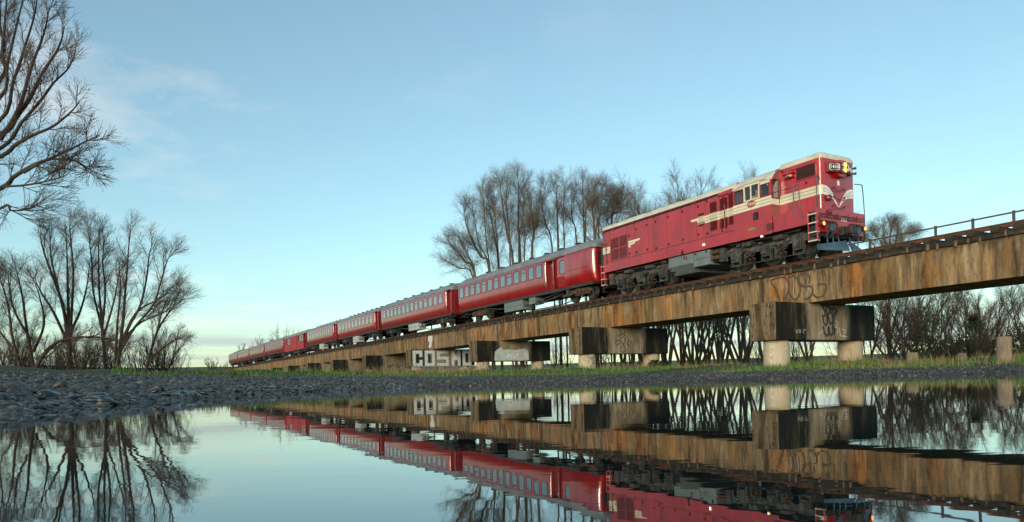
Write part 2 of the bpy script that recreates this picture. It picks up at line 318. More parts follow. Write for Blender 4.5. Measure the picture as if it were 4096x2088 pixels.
# ------------------------------------------------------------------ mesh helpers
class MB:
    def __init__(s): s.v, s.f, s.m = [], [], []
    def add(s, vs, fs, m=0):
        k = len(s.v); s.v += [tuple(p) for p in vs]
        for f in fs: s.f.append(tuple(i + k for i in f)); s.m.append(m)
        return s
    def box(s, x0, x1, y0, y1, z0, z1, m=0):
        if x0 > x1: x0, x1 = x1, x0
        if y0 > y1: y0, y1 = y1, y0
        if z0 > z1: z0, z1 = z1, z0
        return s.add([(x0, y0, z0), (x1, y0, z0), (x1, y1, z0), (x0, y1, z0), (x0, y0, z1), (x1, y0, z1), (x1, y1, z1), (x0, y1, z1)],
                     [(0, 3, 2, 1), (4, 5, 6, 7), (0, 1, 5, 4), (1, 2, 6, 5), (2, 3, 7, 6), (3, 0, 4, 7)], m)
    def tube(s, pts, r, n=8, m=0, caps=True, up=None):
        pts = [Vector(p) for p in pts]
        rs = r if isinstance(r, (list, tuple)) else [r] * len(pts)
        vs, fs = [], []
        d0 = (pts[1] - pts[0]).normalized()
        a = Vector((0, 0, 1)) if abs(d0.z) < 0.9 else Vector((1, 0, 0))
        for i, p in enumerate(pts):
            d = (pts[min(i + 1, len(pts) - 1)] - pts[max(i - 1, 0)]).normalized()
            e1 = d.cross(a)
            if e1.length < 1e-4: e1 = d.cross(Vector((0.3, 0.9, 0.1)))
            e1.normalize(); e2 = d.cross(e1).normalized()
            for k in range(n):
                q = 2 * math.pi * (k + 0.5) / n
                vs.append(p + (e1 * math.cos(q) + e2 * math.sin(q)) * rs[i])
        for i in range(len(pts) - 1):
            for k in range(n):
                fs.append((i * n + k, i * n + (k + 1) % n, (i + 1) * n + (k + 1) % n, (i + 1) * n + k))
        if caps:
            fs.append(tuple(range(n))[::-1]); fs.append(tuple((len(pts) - 1) * n + k for k in range(n)))
        return s.add(vs, fs, m)
    def cyl(s, p0, p1, r, n=12, m=0, r1=None):
        return s.tube([p0, p1], [r, r if r1 is None else r1], n, m)
    def prism(s, poly, axis, a0, a1, m=0):
        # poly = 2D points; axis 'x': (y,z), 'y': (x,z), 'z': (x,y)
        def P(p, a):
            return {'x': (a, p[0], p[1]), 'y': (p[0], a, p[1]), 'z': (p[0], p[1], a)}[axis]
        n = len(poly)
        vs = [P(p, a0) for p in poly] + [P(p, a1) for p in poly]
        fs = [tuple(range(n)), tuple(range(2 * n - 1, n - 1, -1))] + [(i, i + n, (i + 1) % n + n, (i + 1) % n) for i in range(n)]
        return s.add(vs, fs, m)
    def ribbon(s, pts, w, place, m=0, depth=0.004):
        # flat painted stroke: pts 2D, place(a, b, d) -> 3D point
        n = len(pts); L, Rr = [], []
        for i in range(n):
            a = pts[max(i - 1, 0)]; b_ = pts[min(i + 1, n - 1)]
            tx, ty = b_[0] - a[0], b_[1] - a[1]; ln = math.hypot(tx, ty) or 1
            nx, ny = -ty / ln * w / 2, tx / ln * w / 2
            L.append((pts[i][0] + nx, pts[i][1] + ny)); Rr.append((pts[i][0] - nx, pts[i][1] - ny))
        vs = [place(*p, depth) for p in L] + [place(*p, depth) for p in Rr]
        fs = [(i, i + 1, n + i + 1, n + i) for i in range(n - 1)]
        return s.add(vs, fs, m)
    def build(s, name, mats, parent=None, smooth=None, bevel=0, loc=None):
        me = bpy.data.meshes.new(name)
        me.from_pydata(s.v, [], s.f)
        if isinstance(mats, str): mats = [mats]
        for k in mats: me.materials.append(MATS[k])
        if len(mats) > 1: me.polygons.foreach_set('material_index', s.m)
        if smooth is not None:
            me.polygons.foreach_set('use_smooth', [True] * len(me.polygons))
            if smooth < 180: me.set_sharp_from_angle(angle=R(smooth))
        me.validate(); me.update()
        o = bpy.data.objects.new(name, me); COL.objects.link(o); o.parent = parent
        if loc is not None: o.location = loc
        if bevel:
            md = o.modifiers.new('bevel', 'BEVEL'); md.width = bevel; md.segments = 2; md.limit_method = 'ANGLE'; md.angle_limit = R(40)
        return o

def smooth_path(pts, n=6):
    out = []
    P = [pts[0]] + list(pts) + [pts[-1]]
    for i in range(1, len(P) - 2):
        for k in range(n):
            t = k / n; a, b_, c_, d = P[i - 1], P[i], P[i + 1], P[i + 2]
            out.append(tuple(0.5 * ((2 * b_[j]) + (-a[j] + c_[j]) * t + (2 * a[j] - 5 * b_[j] + 4 * c_[j] - d[j]) * t * t + (-a[j] + 3 * b_[j] - 3 * c_[j] + d[j]) * t ** 3) for j in range(len(b_))))
    out.append(tuple(pts[-1]))
    return out

def tag(o, label=None, cat=None, group=None, kind=None):
    if label: o['label'] = label
    if cat: o['category'] = cat
    if group: o['group'] = group
    if kind: o['kind'] = kind
    return o
def empty(name, loc=(0, 0, 0), rz=0, label=None, cat=None, group=None):
    o = bpy.data.objects.new(name, None); COL.objects.link(o)
    o.location = loc; o.rotation_euler = (0, 0, rz); o.empty_display_size = 0.2
    return tag(o, label, cat, group)
def copy_to(o, parent, loc=None, rot=None, scale=None):
    c_ = o.copy(); COL.objects.link(c_); c_.parent = parent
    if loc is not None: c_.location = loc
    if rot is not None: c_.rotation_euler = rot
    if scale is not None: c_.scale = scale
    return c_
def np_mesh(name, V, F, mats, parent=None, smooth=True):
    V = np.asarray(V, dtype=np.float32); F = np.asarray(F, dtype=np.int32)
    me = bpy.data.meshes.new(name)
    k = F.shape[1]
    me.vertices.add(len(V)); me.vertices.foreach_set('co', V.ravel())
    me.loops.add(F.size); me.loops.foreach_set('vertex_index', F.ravel())
    me.polygons.add(len(F)); me.polygons.foreach_set('loop_start', np.arange(len(F), dtype=np.int32) * k)
    me.polygons.foreach_set('use_smooth', np.full(len(F), smooth))
    for q in ([mats] if isinstance(mats, str) else mats): me.materials.append(MATS[q])
    me.update(calc_edges=True)
    o = bpy.data.objects.new(name, me); COL.objects.link(o); o.parent = parent
    return o
def text_mesh(body, size, name, m, parent, loc, rot, extrude=0.003):
    cu = bpy.data.curves.new(name, 'FONT'); cu.body = body; cu.size = size; cu.extrude = extrude; cu.align_x = 'CENTER'; cu.align_y = 'CENTER'
    cu.offset = size * 0.022
    t = bpy.data.objects.new(name + '_curve', cu); COL.objects.link(t)
    me = bpy.data.meshes.new_from_object(t.evaluated_get(bpy.context.evaluated_depsgraph_get()))
    bpy.data.objects.remove(t); bpy.data.curves.remove(cu)
    me.name = name; me.materials.clear(); me.materials.append(MATS[m])
    o = bpy.data.objects.new(name, me); COL.objects.link(o); o.parent = parent; o.location = loc; o.rotation_euler = rot
    return o

# bridge frame: u = metres along the bridge away from the camera, p = perpendicular distance from the camera, z = height
BETA = R(29.2); SB, CB = math.sin(BETA), math.cos(BETA)
BROT = math.atan2(-CB, SB)       # local x = towards the camera along the track, local y = away across the track
TRACK = 21.2                     # perpendicular distance of the track centre line
RAIL = 3.96                      # rail top above the water
def B(u, p, z=0.0): return (-u * SB + p * CB, u * CB + p * SB, z)
# ------------------------------------------------------------------ terrain
AZ_T = [-180, -120, -90, -60, -36.4, -29, -25, -21.8, -15, -11, 0, 13, 27.6, 36.4, 60, 90, 120, 180]
RW_T = [3.0, 3.0, 3.2, 4.2, 6.3, 8.2, 9.8, 11.2, 13.6, 14.6, 15.2, 14.4, 15.0, 17.5, 21, 14, 7, 3.0]
CREST = [.5, .5, .5, .5, .47, .40, .35, .32, .265, .23, .175, .13, .10, .09, .15, .3, .4, .5]
TG_T = [9, 9, 9.5, 10, 10.5, 10.5, 10, 9.5, 8.0, 7.2, 6.0, 5.2, 3.0, 2.4, 3, 5, 7, 9]
CW_T = [8, 8, 8.5, 9, 9.5, 9.5, 9, 8.5, 7.2, 6.5, 5.2, 4.5, 2.5, 2.0, 2.5, 4, 6, 8]
def pt(az, tab): return np.interp(az, AZ_T, tab)
def sstep(a, b, x):
    t = np.clip((x - a) / (b - a), 0, 1); return t * t * (3 - 2 * t)
def polar(x, y): return np.degrees(np.arctan2(x, y)), np.hypot(x, y)
def wob(x, y, s):
    return (np.sin(x * 1.7 * s + 1.3) * np.cos(y * 1.3 * s + .4) + .6 * np.sin(x * 3.1 * s - y * 2.3 * s + 2.) + .4 * np.cos(x * 5.3 * s + y * 4.7 * s)) / 2
def ground_z(x, y):
    x = np.asarray(x, float); y = np.asarray(y, float)
    az, r = polar(x, y)
    rw = pt(az, RW_T) * (1 + .025 * wob(x, y, .9)) + .12 * wob(x, y, 2.2); t = r - rw
    cr = pt(az, CREST); cw = pt(az, CW_T); tg = pt(az, TG_T)
    z = np.where(t < 0, np.maximum(-.6, .09 * t), cr * (t / cw).clip(0, 1) ** .8)
    z = z + .02 * wob(x, y, 3.0) * np.clip(t + .5, 0, 1)
    # grassed flat behind the gravel
    z = z + sstep(0, 8, t - tg) * (.22 + .16 * wob(x, y, .35) + .07 * wob(x + 3, y, 1.1))
    z = z + sstep(45, 140, r) * 1.0 + sstep(140, 600, r) * 9
    # low hill on the far left
    z = z + 4.0 * np.exp(-((az + 35) / 9) ** 2) * sstep(90, 210, r) + 2.2 * np.exp(-((az + 22) / 5) ** 2) * sstep(110, 190, r)
    # railway embankment beyond the end of the bridge
    u = -x * SB + y * CB; p = x * CB + y * SB
    e = np.clip(3.5 - np.maximum(0, np.abs(p - TRACK) - 1.7) * .55, 0, 3.5) * sstep(158, 163, u)
    return np.where(e > 0, np.maximum(z, e), z)

def polar_grid(azs, rs, name, m, zoff=0.0, zf=None):
    A, Rr = np.meshgrid(np.radians(azs), rs, indexing='ij')
    X = np.sin(A) * Rr; Y = np.cos(A) * Rr
    Z = (zf or ground_z)(X, Y) + zoff
    na, nr = A.shape
    V = np.stack([X, Y, Z], -1).reshape(-1, 3)
    i = np.arange(na - 1)[:, None]; j = np.arange(nr - 1)[None]
    F = np.stack([i * nr + j, (i + 1) * nr + j, (i + 1) * nr + j + 1, i * nr + j + 1], -1).reshape(-1, 4)
    return V, F
# gravel bank: ring round the pool out to the grass
azs = np.concatenate([np.arange(-180, -50, 3.0), np.arange(-50, 50, .5), np.arange(50, 180.1, 3.0)])
ts = np.concatenate([np.linspace(-3.0, -.4, 6), np.linspace(-.2, 3.5, 38), np.linspace(3.7, 14.0, 36)])
A = np.radians(azs)[:, None]; rr = np.maximum(.2, pt(azs, RW_T)[:, None] + ts[None])
X = np.sin(A) * rr; Y = np.cos(A) * rr
t_rel = ts[None] - pt(azs, TG_T)[:, None]
Z = ground_z(X, Y) + .03 - sstep(-.2, 1.6, t_rel) * .12
na, nr = X.shape
i = np.arange(na - 1)[:, None]; j = np.arange(nr - 1)[None]
F = np.stack([i * nr + j, (i + 1) * nr + j, (i + 1) * nr + j + 1, i * nr + j + 1], -1).reshape(-1, 4)
gravel_bank = np_mesh('gravel_bank', np.stack([X, Y, Z], -1).reshape(-1, 3), F, 'gravel')
tag(gravel_bank, 'bank of dark wet grey river gravel along the pool edge', None, kind='structure')
# main ground sheet
V, F = polar_grid(np.concatenate([np.arange(-180, -50, 4.0), np.arange(-50, 50, 1.0), np.arange(50, 181, 4.0)]),
                  np.concatenate([np.linspace(.3, 40, 90), np.geomspace(41, 170, 60), np.geomspace(175, 3000, 30)]), 'ground', 'ground_grass')
ground = np_mesh('ground', V, F, 'ground_grass')
tag(ground, 'grassy river flat running back to the low hills', None, kind='structure')
# the pool
azp = np.arange(-180, 180, 5.0); fr_r = np.array([0.02, .25, .5, .75, 1.0])
V = np.concatenate([[[0, 0, 0]]] + [[[math.sin(R(a_)) * (float(pt(a_, RW_T)) + .9) * f_, math.cos(R(a_)) * (float(pt(a_, RW_T)) + .9) * f_, 0] for a_ in azp] for f_ in fr_r])
n_a = len(azp); F = []
for q in range(len(fr_r) - 1):
    for i in range(n_a):
        j = (i + 1) % n_a; F.append((1 + q * n_a + i, 1 + q * n_a + n_a + i, 1 + q * n_a + n_a + j, 1 + q * n_a + j))
mb = MB(); mb.add(V.tolist(), [f[::-1] for f in F] + [(0, 1 + (i + 1) % n_a, 1 + i)[::-1] for i in range(n_a)])
pool = mb.build('water_pool', 'water')
tag(pool, 'still dark pool of river water mirroring the train and sky', None, kind='structure')

# ------------------------------------------------------------------ stones
rs = np.random.RandomState(4)
def ico(sub):
    p = (1 + 5 ** .5) / 2
    V = np.array([(-1, p, 0), (1, p, 0), (-1, -p, 0), (1, -p, 0), (0, -1, p), (0, 1, p), (0, -1, -p), (0, 1, -p), (p, 0, -1), (p, 0, 1), (-p, 0, -1), (-p, 0, 1)], float)
    F = [(0, 11, 5), (0, 5, 1), (0, 1, 7), (0, 7, 10), (0, 10, 11), (1, 5, 9), (5, 11, 4), (11, 10, 2), (10, 7, 6), (7, 1, 8), (3, 9, 4), (3, 4, 2), (3, 2, 6), (3, 6, 8), (3, 8, 9), (4, 9, 5), (2, 4, 11), (6, 2, 10), (8, 6, 7), (9, 8, 1)]
    V /= np.linalg.norm(V[0]); V = V.tolist()
    for _ in range(sub):
        mid, G = {}, []
        def m_(a, b):
            k = (min(a, b), max(a, b))
            if k not in mid:
                q = np.array(V[a]) + np.array(V[b]); q /= np.linalg.norm(q); V.append(q.tolist()); mid[k] = len(V) - 1
            return mid[k]
        for a, b, c_ in F:
            ab, bc, ca = m_(a, b), m_(b, c_), m_(c_, a); G += [(a, ab, ca), (b, bc, ab), (c_, ca, bc), (ab, bc, ca)]
        F = G
    return np.array(V), np.array(F)
def stone_shape(sub, seed):
    V, F = ico(sub); q = np.random.RandomState(seed)
    d = np.ones(len(V))
    for _ in range(5):
        n_ = q.normal(size=3); n_ /= np.linalg.norm(n_)
        d -= .13 * np.clip(V @ n_ - .45, 0, 1) * q.uniform(.6, 1.4)
    for _ in range(4):
        n_ = q.normal(size=3); d += .05 * np.sin(V @ n_ * 2.5 + q.uniform(0, 6))
    return V * d[:, None] * np.array([1.0, q.uniform(.6, .9), q.uniform(.38, .6)]), F
def scatter(n, az0, az1, t0, t1, s0, s1, power=1.0):
    az = rs.uniform(az0, az1, n); t = t0 + (t1 - t0) * rs.uniform(0, 1, n) ** power
    r = pt(az, RW_T) + t
    x, y = np.sin(np.radians(az)) * r, np.cos(np.radians(az)) * r
    s = s0 * (s1 / s0) ** (rs.uniform(0, 1, n) ** 2.0)
    return x, y, s
def rots(n):
    a = rs.uniform(0, 2 * np.pi, n); b = rs.normal(0, .28, n); c_ = rs.normal(0, .28, n)
    ca, sa, cb, sb, cc, sc_ = np.cos(a), np.sin(a), np.cos(b), np.sin(b), np.cos(c_), np.sin(c_)
    Z_ = np.zeros(n); O_ = np.ones(n)
    Rz = np.stack([ca, -sa, Z_, sa, ca, Z_, Z_, Z_, O_], -1).reshape(n, 3, 3)
    Ry = np.stack([cb, Z_, sb, Z_, O_, Z_, -sb, Z_, cb], -1).reshape(n, 3, 3)
    Rx = np.stack([O_, Z_, Z_, Z_, cc, -sc_, Z_, sc_, cc], -1).reshape(n, 3, 3)
    return Rz @ Ry @ Rx
def stone_batch(x, y, s, sub, seeds, sink=.25):
    Vs, Fs, k0 = [], [], 0
    z = ground_z(x, y) + .03
    for q, sd in enumerate(seeds):
        V, F = stone_shape(sub, sd)
        idx = np.arange(len(x)) % len(seeds) == q
        n = idx.sum(); M_ = rots(n) * s[idx][:, None, None]
        P = np.einsum('nij,vj->nvi', M_, V) + np.stack([x[idx], y[idx], z[idx] + s[idx] * (.62 - sink) * .6], -1)[:, None]
        Vs.append(P.reshape(-1, 3)); Fs.append((F[None] + (np.arange(n) * len(V))[:, None, None] + k0).reshape(-1, 3)); k0 += n * len(V)
    return np.concatenate(Vs), np.concatenate(Fs)
parts = []
x, y, s = scatter(4800, -43, -22, -.9, 6.5, .02, .07, 1.5); parts.append((x, y, s, 1))
x, y, s = scatter(5600, -26, -8, -.5, 7.5, .03, .08, 1.2); parts.append((x, y, s, 0))
x, y, s = scatter(9000, -12, 40, -.4, 4.2, .02, .05, 1.1); parts.append((x, y, s, 0))
x, y, s = scatter(9000, -43, -10, .2, 10.5, .02, .055, .8); parts.append((x, y, s, 0))
Vs, Fs, k0 = [], [], 0
for q, (x, y, s, sub) in enumerate(parts):
    V, F = stone_batch(x, y, s, sub, [q * 10 + k for k in range(6)])
    Vs.append(V); Fs.append(F + k0); k0 += len(V)
x, y, s = scatter(2000, -43, -8, -.9, .22, .02, .06, .8)
V, F = stone_batch(x, y, s, 1, [200 + k for k in range(6)])
wet = np_mesh('wet_pebbles', V, F, 'stone_wet', gravel_bank); wet['kind'] = 'stuff'
pebbles = np_mesh('river_pebbles', np.concatenate(Vs), np.concatenate(Fs), 'stone', gravel_bank)
pebbles['kind'] = 'stuff'
protos = []
for k in range(8):
    V, F = stone_shape(2, 100 + k)
    me_o = np_mesh('stone', V, F, 'stone', gravel_bank)
    protos.append(me_o)
x1, y1, s1 = scatter(190, -38.5, -24, -.5, 2.6, .045, .12, 1.2)
x2, y2, s2 = scatter(80, -30, -12, -.3, 2.0, .05, .11, 1.2)
xs_, ys_, ss_ = np.concatenate([x1, x2]), np.concatenate([y1, y2]), np.concatenate([s1, s2])
zs_ = ground_z(xs_, ys_) + .03
wet_p = [copy_to(o_, gravel_bank) for o_ in protos]
for o_ in wet_p:
    o_.data = o_.data.copy(); o_.data.materials.clear(); o_.data.materials.append(MATS['stone_wet'])
for k in range(len(xs_)):
    src = wet_p if zs_[k] < .075 else protos
    o = copy_to(src[k % 8], gravel_bank)
    o.location = (xs_[k], ys_[k], zs_[k] + ss_[k] * .18)
    o.rotation_euler = (rs.normal(0, .25), rs.normal(0, .25), rs.uniform(0, 6.28)); o.scale = (ss_[k] * rs.uniform(.85, 1.25), ss_[k], ss_[k] * rs.uniform(.8, 1.2))

for o_ in protos + wet_p: bpy.data.objects.remove(o_)
# ------------------------------------------------------------------ bridge
bridge = empty('railway_bridge', B(0, TRACK, 0), BROT, 'long straight concrete railway bridge with rust-streaked girders carrying the train', 'bridge')
PIER0, SPAN = 16.1, 10.97
GB, GT, GH = 2.43, 3.52, 1.0     # girder bottom, top, half width
rng = random.Random(7)
for k in range(-2, 13):
    a, b = -(PIER0 + SPAN * k + .012), -(PIER0 + SPAN * (k + 1) - .012)
    mb = MB()
    prof = [(-GH, GB), (GH, GB), (GH, GT - .07), (GH - .06, GT), (-GH + .06, GT), (-GH, GT - .07)]
    mb.prism(prof, 'x', a, b)
    g = mb.build('girder', 'girder_concrete', bridge, bevel=.012)
mb = MB(); ab0 = -(PIER0 + SPAN * 13)
mb.box(ab0 - 3.2, ab0 - .02, -1.5, 1.5, -.5, 3.3); mb.box(ab0 - 3.2, ab0 - .8, -1.5, 1.5, 3.3, 3.6)
mb.build('abutment', 'girder_concrete', bridge, bevel=.03)
kt = MB().box(-1.82, 1.82, -.09, .09, 0, .13).build('kerb_timber', 'timber', bridge, bevel=.012)
n_k = 0
for sd in (-1, 1):
    for k in range(46):
        o = kt if n_k == 0 else copy_to(kt, bridge)
        n_k += 1
        o.location = (3 - 1.83 - 3.66 * k, sd * .93 + rng.uniform(-.012, .012), GT + .004)
        o.rotation_euler = (0, rng.uniform(-.003, .003), rng.uniform(-.004, .004))
bk = MB().box(-.035, .035, -.02, .02, -.12, .1).build('bracket', 'pale_timber', bridge, bevel=.005)
uu, n_k = 7.0, 0
while uu < 62:
    o = bk if n_k == 0 else copy_to(bk, bridge)
    o.location = (-uu, -1.045, GT + rng.uniform(.02, .09)); o.scale = (rng.uniform(.5, 1.2), 1, rng.uniform(.4, 1.0)); n_k += 1
    uu += rng.choice([.28, .55, .9, 1.1, 1.4]) * rng.uniform(.8, 1.2)

track = empty('railway_track', B(0, TRACK, RAIL), BROT, 'narrow gauge track of rusty rails on timber sleepers along the bridge deck', 'railway track')
for sd in (-1, 1):
    prof = [(-.055, -.13), (.055, -.13), (.055, -.115), (.012, -.095), (.012, -.04), (.032, -.03), (.032, -.004), (.026, 0), (-.026, 0), (-.032, -.004), (-.032, -.03), (-.012, -.04), (-.012, -.095), (-.055, -.115)]
    mb = MB().prism([(y_ + sd * .553, z_) for y_, z_ in prof], 'x', 4, -175)
    mb.m = [1 if i - 2 in (7, 6, 8) else 0 for i in range(len(mb.f))]
    mb.build('rail', ['rail_rust', 'rail_head'], track)
sl = MB().box(-.1, .1, -1.02, 1.02, -.305, -.134).build('sleeper', 'timber', track, bevel=.012)
for k in range(292):
    o = sl if k == 0 else copy_to(sl, track)
    o.location = (2.5 - .585 * k + rng.uniform(-.03, .03), rng.uniform(-.05, .05), rng.uniform(-.004, .004)); o.rotation_euler = (0, 0, rng.uniform(-.02, .02))

rail_f = empty('bridge_handrail', B(0, TRACK + 1.0, GT), BROT, 'thin steel pipe handrail along the far edge of the deck ahead of the locomotive', 'handrail')
post = MB().box(-.03, .03, -.03, .03, -.02, 1.03).build('post', 'handrail_steel', rail_f)
for k in range(24):
    o = post if k == 0 else copy_to(post, rail_f)
    o.location = (-(3.7 + 1.09 * k), 0, 0)
MB().cyl((-2.5, 0, .98), (-29.8, 0, .98), .025, 8).build('rail', 'handrail_steel', rail_f, smooth=60)
MB().cyl((-2.5, 0, .5), (-29.8, 0, .5), .02, 8).build('rail', 'handrail_steel', rail_f, smooth=60)

# ------------------------------------------------------------------ piers
def on_pier(xf): return lambda a, b, d: (xf + d, a, b)
pier_labels = ['blackened concrete pier with the widest gap of trees to its left, nearest under the locomotive',
               'concrete pier with a black tag ending in exclamation marks on its cap',
               'concrete pier with a pale painted-over patch on its blackened cap',
               'concrete pier covered by huge white block letters',
               'stained concrete pier with blue scrawl just left of the white block letters',
               'sixth visible concrete pier counting from the right, half hidden by grass',
               'seventh concrete pier counting from the right, cap just above the grass']
def pier(k):
    u = PIER0 + SPAN * k
    lab = pier_labels[k] if k < 7 else '%s concrete pier counting from the right, low in the grass towards the train tail' % ['eighth', 'ninth', 'tenth', 'eleventh', 'twelfth', 'thirteenth'][k - 7]
    t = empty('bridge_pier', B(u, TRACK, 0), BROT, lab, 'bridge pier', 'piers under the railway bridge')
    mb = MB().box(-.55, .55, -2.615, 2.615, 1.17, GB - .004)
    mb.m = [0, 0, 1, 0, 1, 0]
    mb.build('pier_cap', ['pier_concrete', 'pier_end_concrete'], t, bevel=.03)
    for sd in (-1, 1):
        mb = MB()
        mb.tube([(0, sd * 1.96, -.4), (0, sd * 1.96, .45), (0, sd * 1.96, 1.18)], [.45, .43, .405], 28)
        mb.build('column', 'column_concrete', t, smooth=50)
    return t
piers = [pier(k) for k in range(13)]
def strokes(parent, name, m, place, lines, w, sm=True):
    if name == 'graffiti_mark' and len(lines) > 1:
        for ln in lines: strokes(parent, name, m, place, [ln], w, sm)
        return
    mb = MB()
    for q, ln in enumerate(lines):
        mb.ribbon(smooth_path(ln, 5) if sm else ln, w, place, 0, .004 + .0007 * (q % 5))
    return mb.build(name, m, parent)
# COSMO on the fourth pier
def yv(p): return p - TRACK
pl = on_pier(.55)
LT = {'C': ((18.72, 19.46), [[(1, .74), (1, 1), (0, 1), (0, 0), (1, 0), (1, .26)]]),
      'O': ((19.68, 20.46), [[(0, 1), (1, 1), (1, 0), (0, 0), (0, 1)]]),
      'S': ((20.66, 21.6), [[(1, 1), (0, 1), (0, .52), (1, .52), (1, 0), (0, 0)]]),
      'M': ((21.86, 22.58), [[(0, 0), (0, 1)], [(0, 1), (.5, .35), (1, 1)], [(1, 1), (1, 0)]]),
      'o': ((22.78, 23.5), [[(0, 1), (1, 1), (1, 0), (0, 0), (0, 1)]])}
for ch, ((a, b), lns) in LT.items():
    mb = MB(); mo = MB(); W = .21
    for q, ln in enumerate(lns):
        P = [(yv(a) + W / 2 + (b - a - W) * p_[0], 1.28 + (2.22 - 1.28) * p_[1]) for p_ in ln]
        for i in range(len(P) - 1):
            (x0, z0), (x1, z1) = P[i], P[i + 1]
            L_ = math.hypot(x1 - x0, z1 - z0); ex, ez = (x1 - x0) / L_ * W / 2, (z1 - z0) / L_ * W / 2
            if abs(ex) > 1e-6 and abs(ez) > 1e-6: ex = ez = 0
            mb.ribbon([(x0 - ex, z0 - ez), (x1 + ex, z1 + ez)], W, pl, 0, .0075 + .0006 * (i + q))
            mo.ribbon([(x0 - ex * 1.35, z0 - ez * 1.35), (x1 + ex * 1.35, z1 + ez * 1.35)], W * 1.4, pl, 0, .0035 + .0004 * (i + q))
    mo.build('graffiti_outline', 'graffiti_teal', piers[3])
    mb.build('graffiti_letter', 'graffiti_white', piers[3])
# pier 1: black tall scrawl, small white marks
p1 = [[(-.34, 2.4), (-.15, 2.15), (-.2, 1.95)], [(-.25, 2.38), (.1, 2.3), (.5, 2.2), (.35, 2.02)], [(.0, 2.4), (.15, 2.15), (.3, 2.02), (.45, 2.2)],
      [(-.28, 2.05), (-.22, 1.75), (-.05, 1.72), (-.05, 2.08), (.1, 1.76), (.22, 1.8), (.25, 2.05), (.34, 1.85), (.2, 1.7)],
      [(-.26, 1.66), (-.2, 1.4), (-.02, 1.34), (.0, 1.62), (.1, 1.36), (.22, 1.4), (.25, 1.66), (.34, 1.5), (.3, 1.36)], [(-.1, 2.3), (.0, 2.05), (.2, 2.25), (.3, 2.1)]]
strokes(piers[0], 'graffiti_tag', 'graffiti_black', pl, p1, .08)
strokes(piers[0], 'graffiti_mark', 'graffiti_white', pl, [[(-.52, 1.36), (-.25, 1.5)], [(.3, 1.62), (.5, 1.6), (.45, 1.38)], [(.4, 1.86), (.52, 1.75), (.42, 1.65)], [(.6, 1.6), (.65, 1.35), (.9, 1.3)], [(.72, 1.55), (.95, 1.5), (.8, 1.35), (1.0, 1.29)]], .02)
strokes(piers[0], 'graffiti_mark', 'graffiti_grey', pl, [[(-1.65, 1.52), (-1.6, 1.4), (-1.52, 1.53), (-1.46, 1.4), (-1.4, 1.53)], [(-1.3, 1.4), (-1.25, 1.52), (-1.15, 1.5)]], .018)
# pier 2: tag with exclamation marks
strokes(piers[1], 'graffiti_tag', 'graffiti_black', pl, [
    [(-.35, 1.82), (-.62, 1.78), (-.72, 1.68), (-.6, 1.6), (-.42, 1.66), (-.3, 1.72)],
    [(-.22, 2.0), (-.4, 1.82), (-.2, 1.62), (-.42, 1.4), (-.28, 1.24), (-.08, 1.32), (-.12, 1.52), (-.22, 1.62), (-.05, 1.8), (-.22, 2.0)],
    [(-.5, 2.02), (-.22, 2.08), (.0, 2.0)], [(-.36, 2.08), (-.34, 2.2), (-.22, 2.12), (-.12, 2.2), (-.1, 2.06)],
    [(.12, 1.8), (.02, 1.62), (.14, 1.55), (.26, 1.7), (.12, 1.82)], [(.58, 1.98), (.44, 1.66)], [(.72, 1.98), (.58, 1.66)], [(.4, 1.6), (.41, 1.57)], [(.54, 1.6), (.55, 1.57)]], .034)
# pier 3: painted-over patch with a white tag
mb = MB()
poly = [(-1.45, 1.22), (-1.4, 1.75), (-1.15, 1.95), (-.95, 2.05), (-.85, 1.88), (-.5, 1.9), (.0, 1.86), (.5, 1.92), (.75, 1.95), (.95, 1.8), (1.0, 1.25), (.4, 1.2), (-.4, 1.23), (-1.0, 1.2)]
mb.add([pl(a, b, .004) for a, b in poly], [tuple(range(len(poly)))]); mb.build('painted_patch', 'graffiti_grey', piers[2])
strokes(piers[2], 'graffiti_tag', 'white_paint', on_pier(.553), [[(-.6, 1.3), (-.55, 1.5), (-.42, 1.62), (-.35, 1.5), (-.5, 1.42), (-.4, 1.28), (-.25, 1.32)], [(-.2, 1.58), (-.28, 1.42), (-.1, 1.4), (-.02, 1.55), (-.15, 1.6)], [(.0, 1.3), (.1, 1.55), (.2, 1.6), (.25, 1.45)], [(.15, 1.25), (.3, 1.4)]], .04)
strokes(piers[4], 'graffiti_tag', 'graffiti_black', pl, [[(-.7, 1.3), (-.5, 1.55), (-.4, 1.3), (-.2, 1.6), (0, 1.35), (.2, 1.55), (.3, 1.3), (.6, 1.5)]], .08)
# small tags round the near columns
def on_col(cy, r): return lambda a, b, d: (math.cos(a) * (r + d), cy + math.sin(a) * (r + d), b)
for pi, col, m, seed in ((0, -1.96, 'graffiti_white', 1), (1, -1.96, 'graffiti_black', 2), (2, -1.96, 'graffiti_black', 3)):
    q = random.Random(seed); L = []
    for _ in range(9 if pi else 7):
        a, b = q.uniform(-1.6, .2), q.uniform(.5, 1.05)
        L.append([(a, b)] + [(a + q.uniform(-.22, .22), b + q.uniform(-.11, .11)) for _ in range(3)])
    strokes(piers[pi], 'graffiti_mark', m, on_col(col, .432), L, .022)
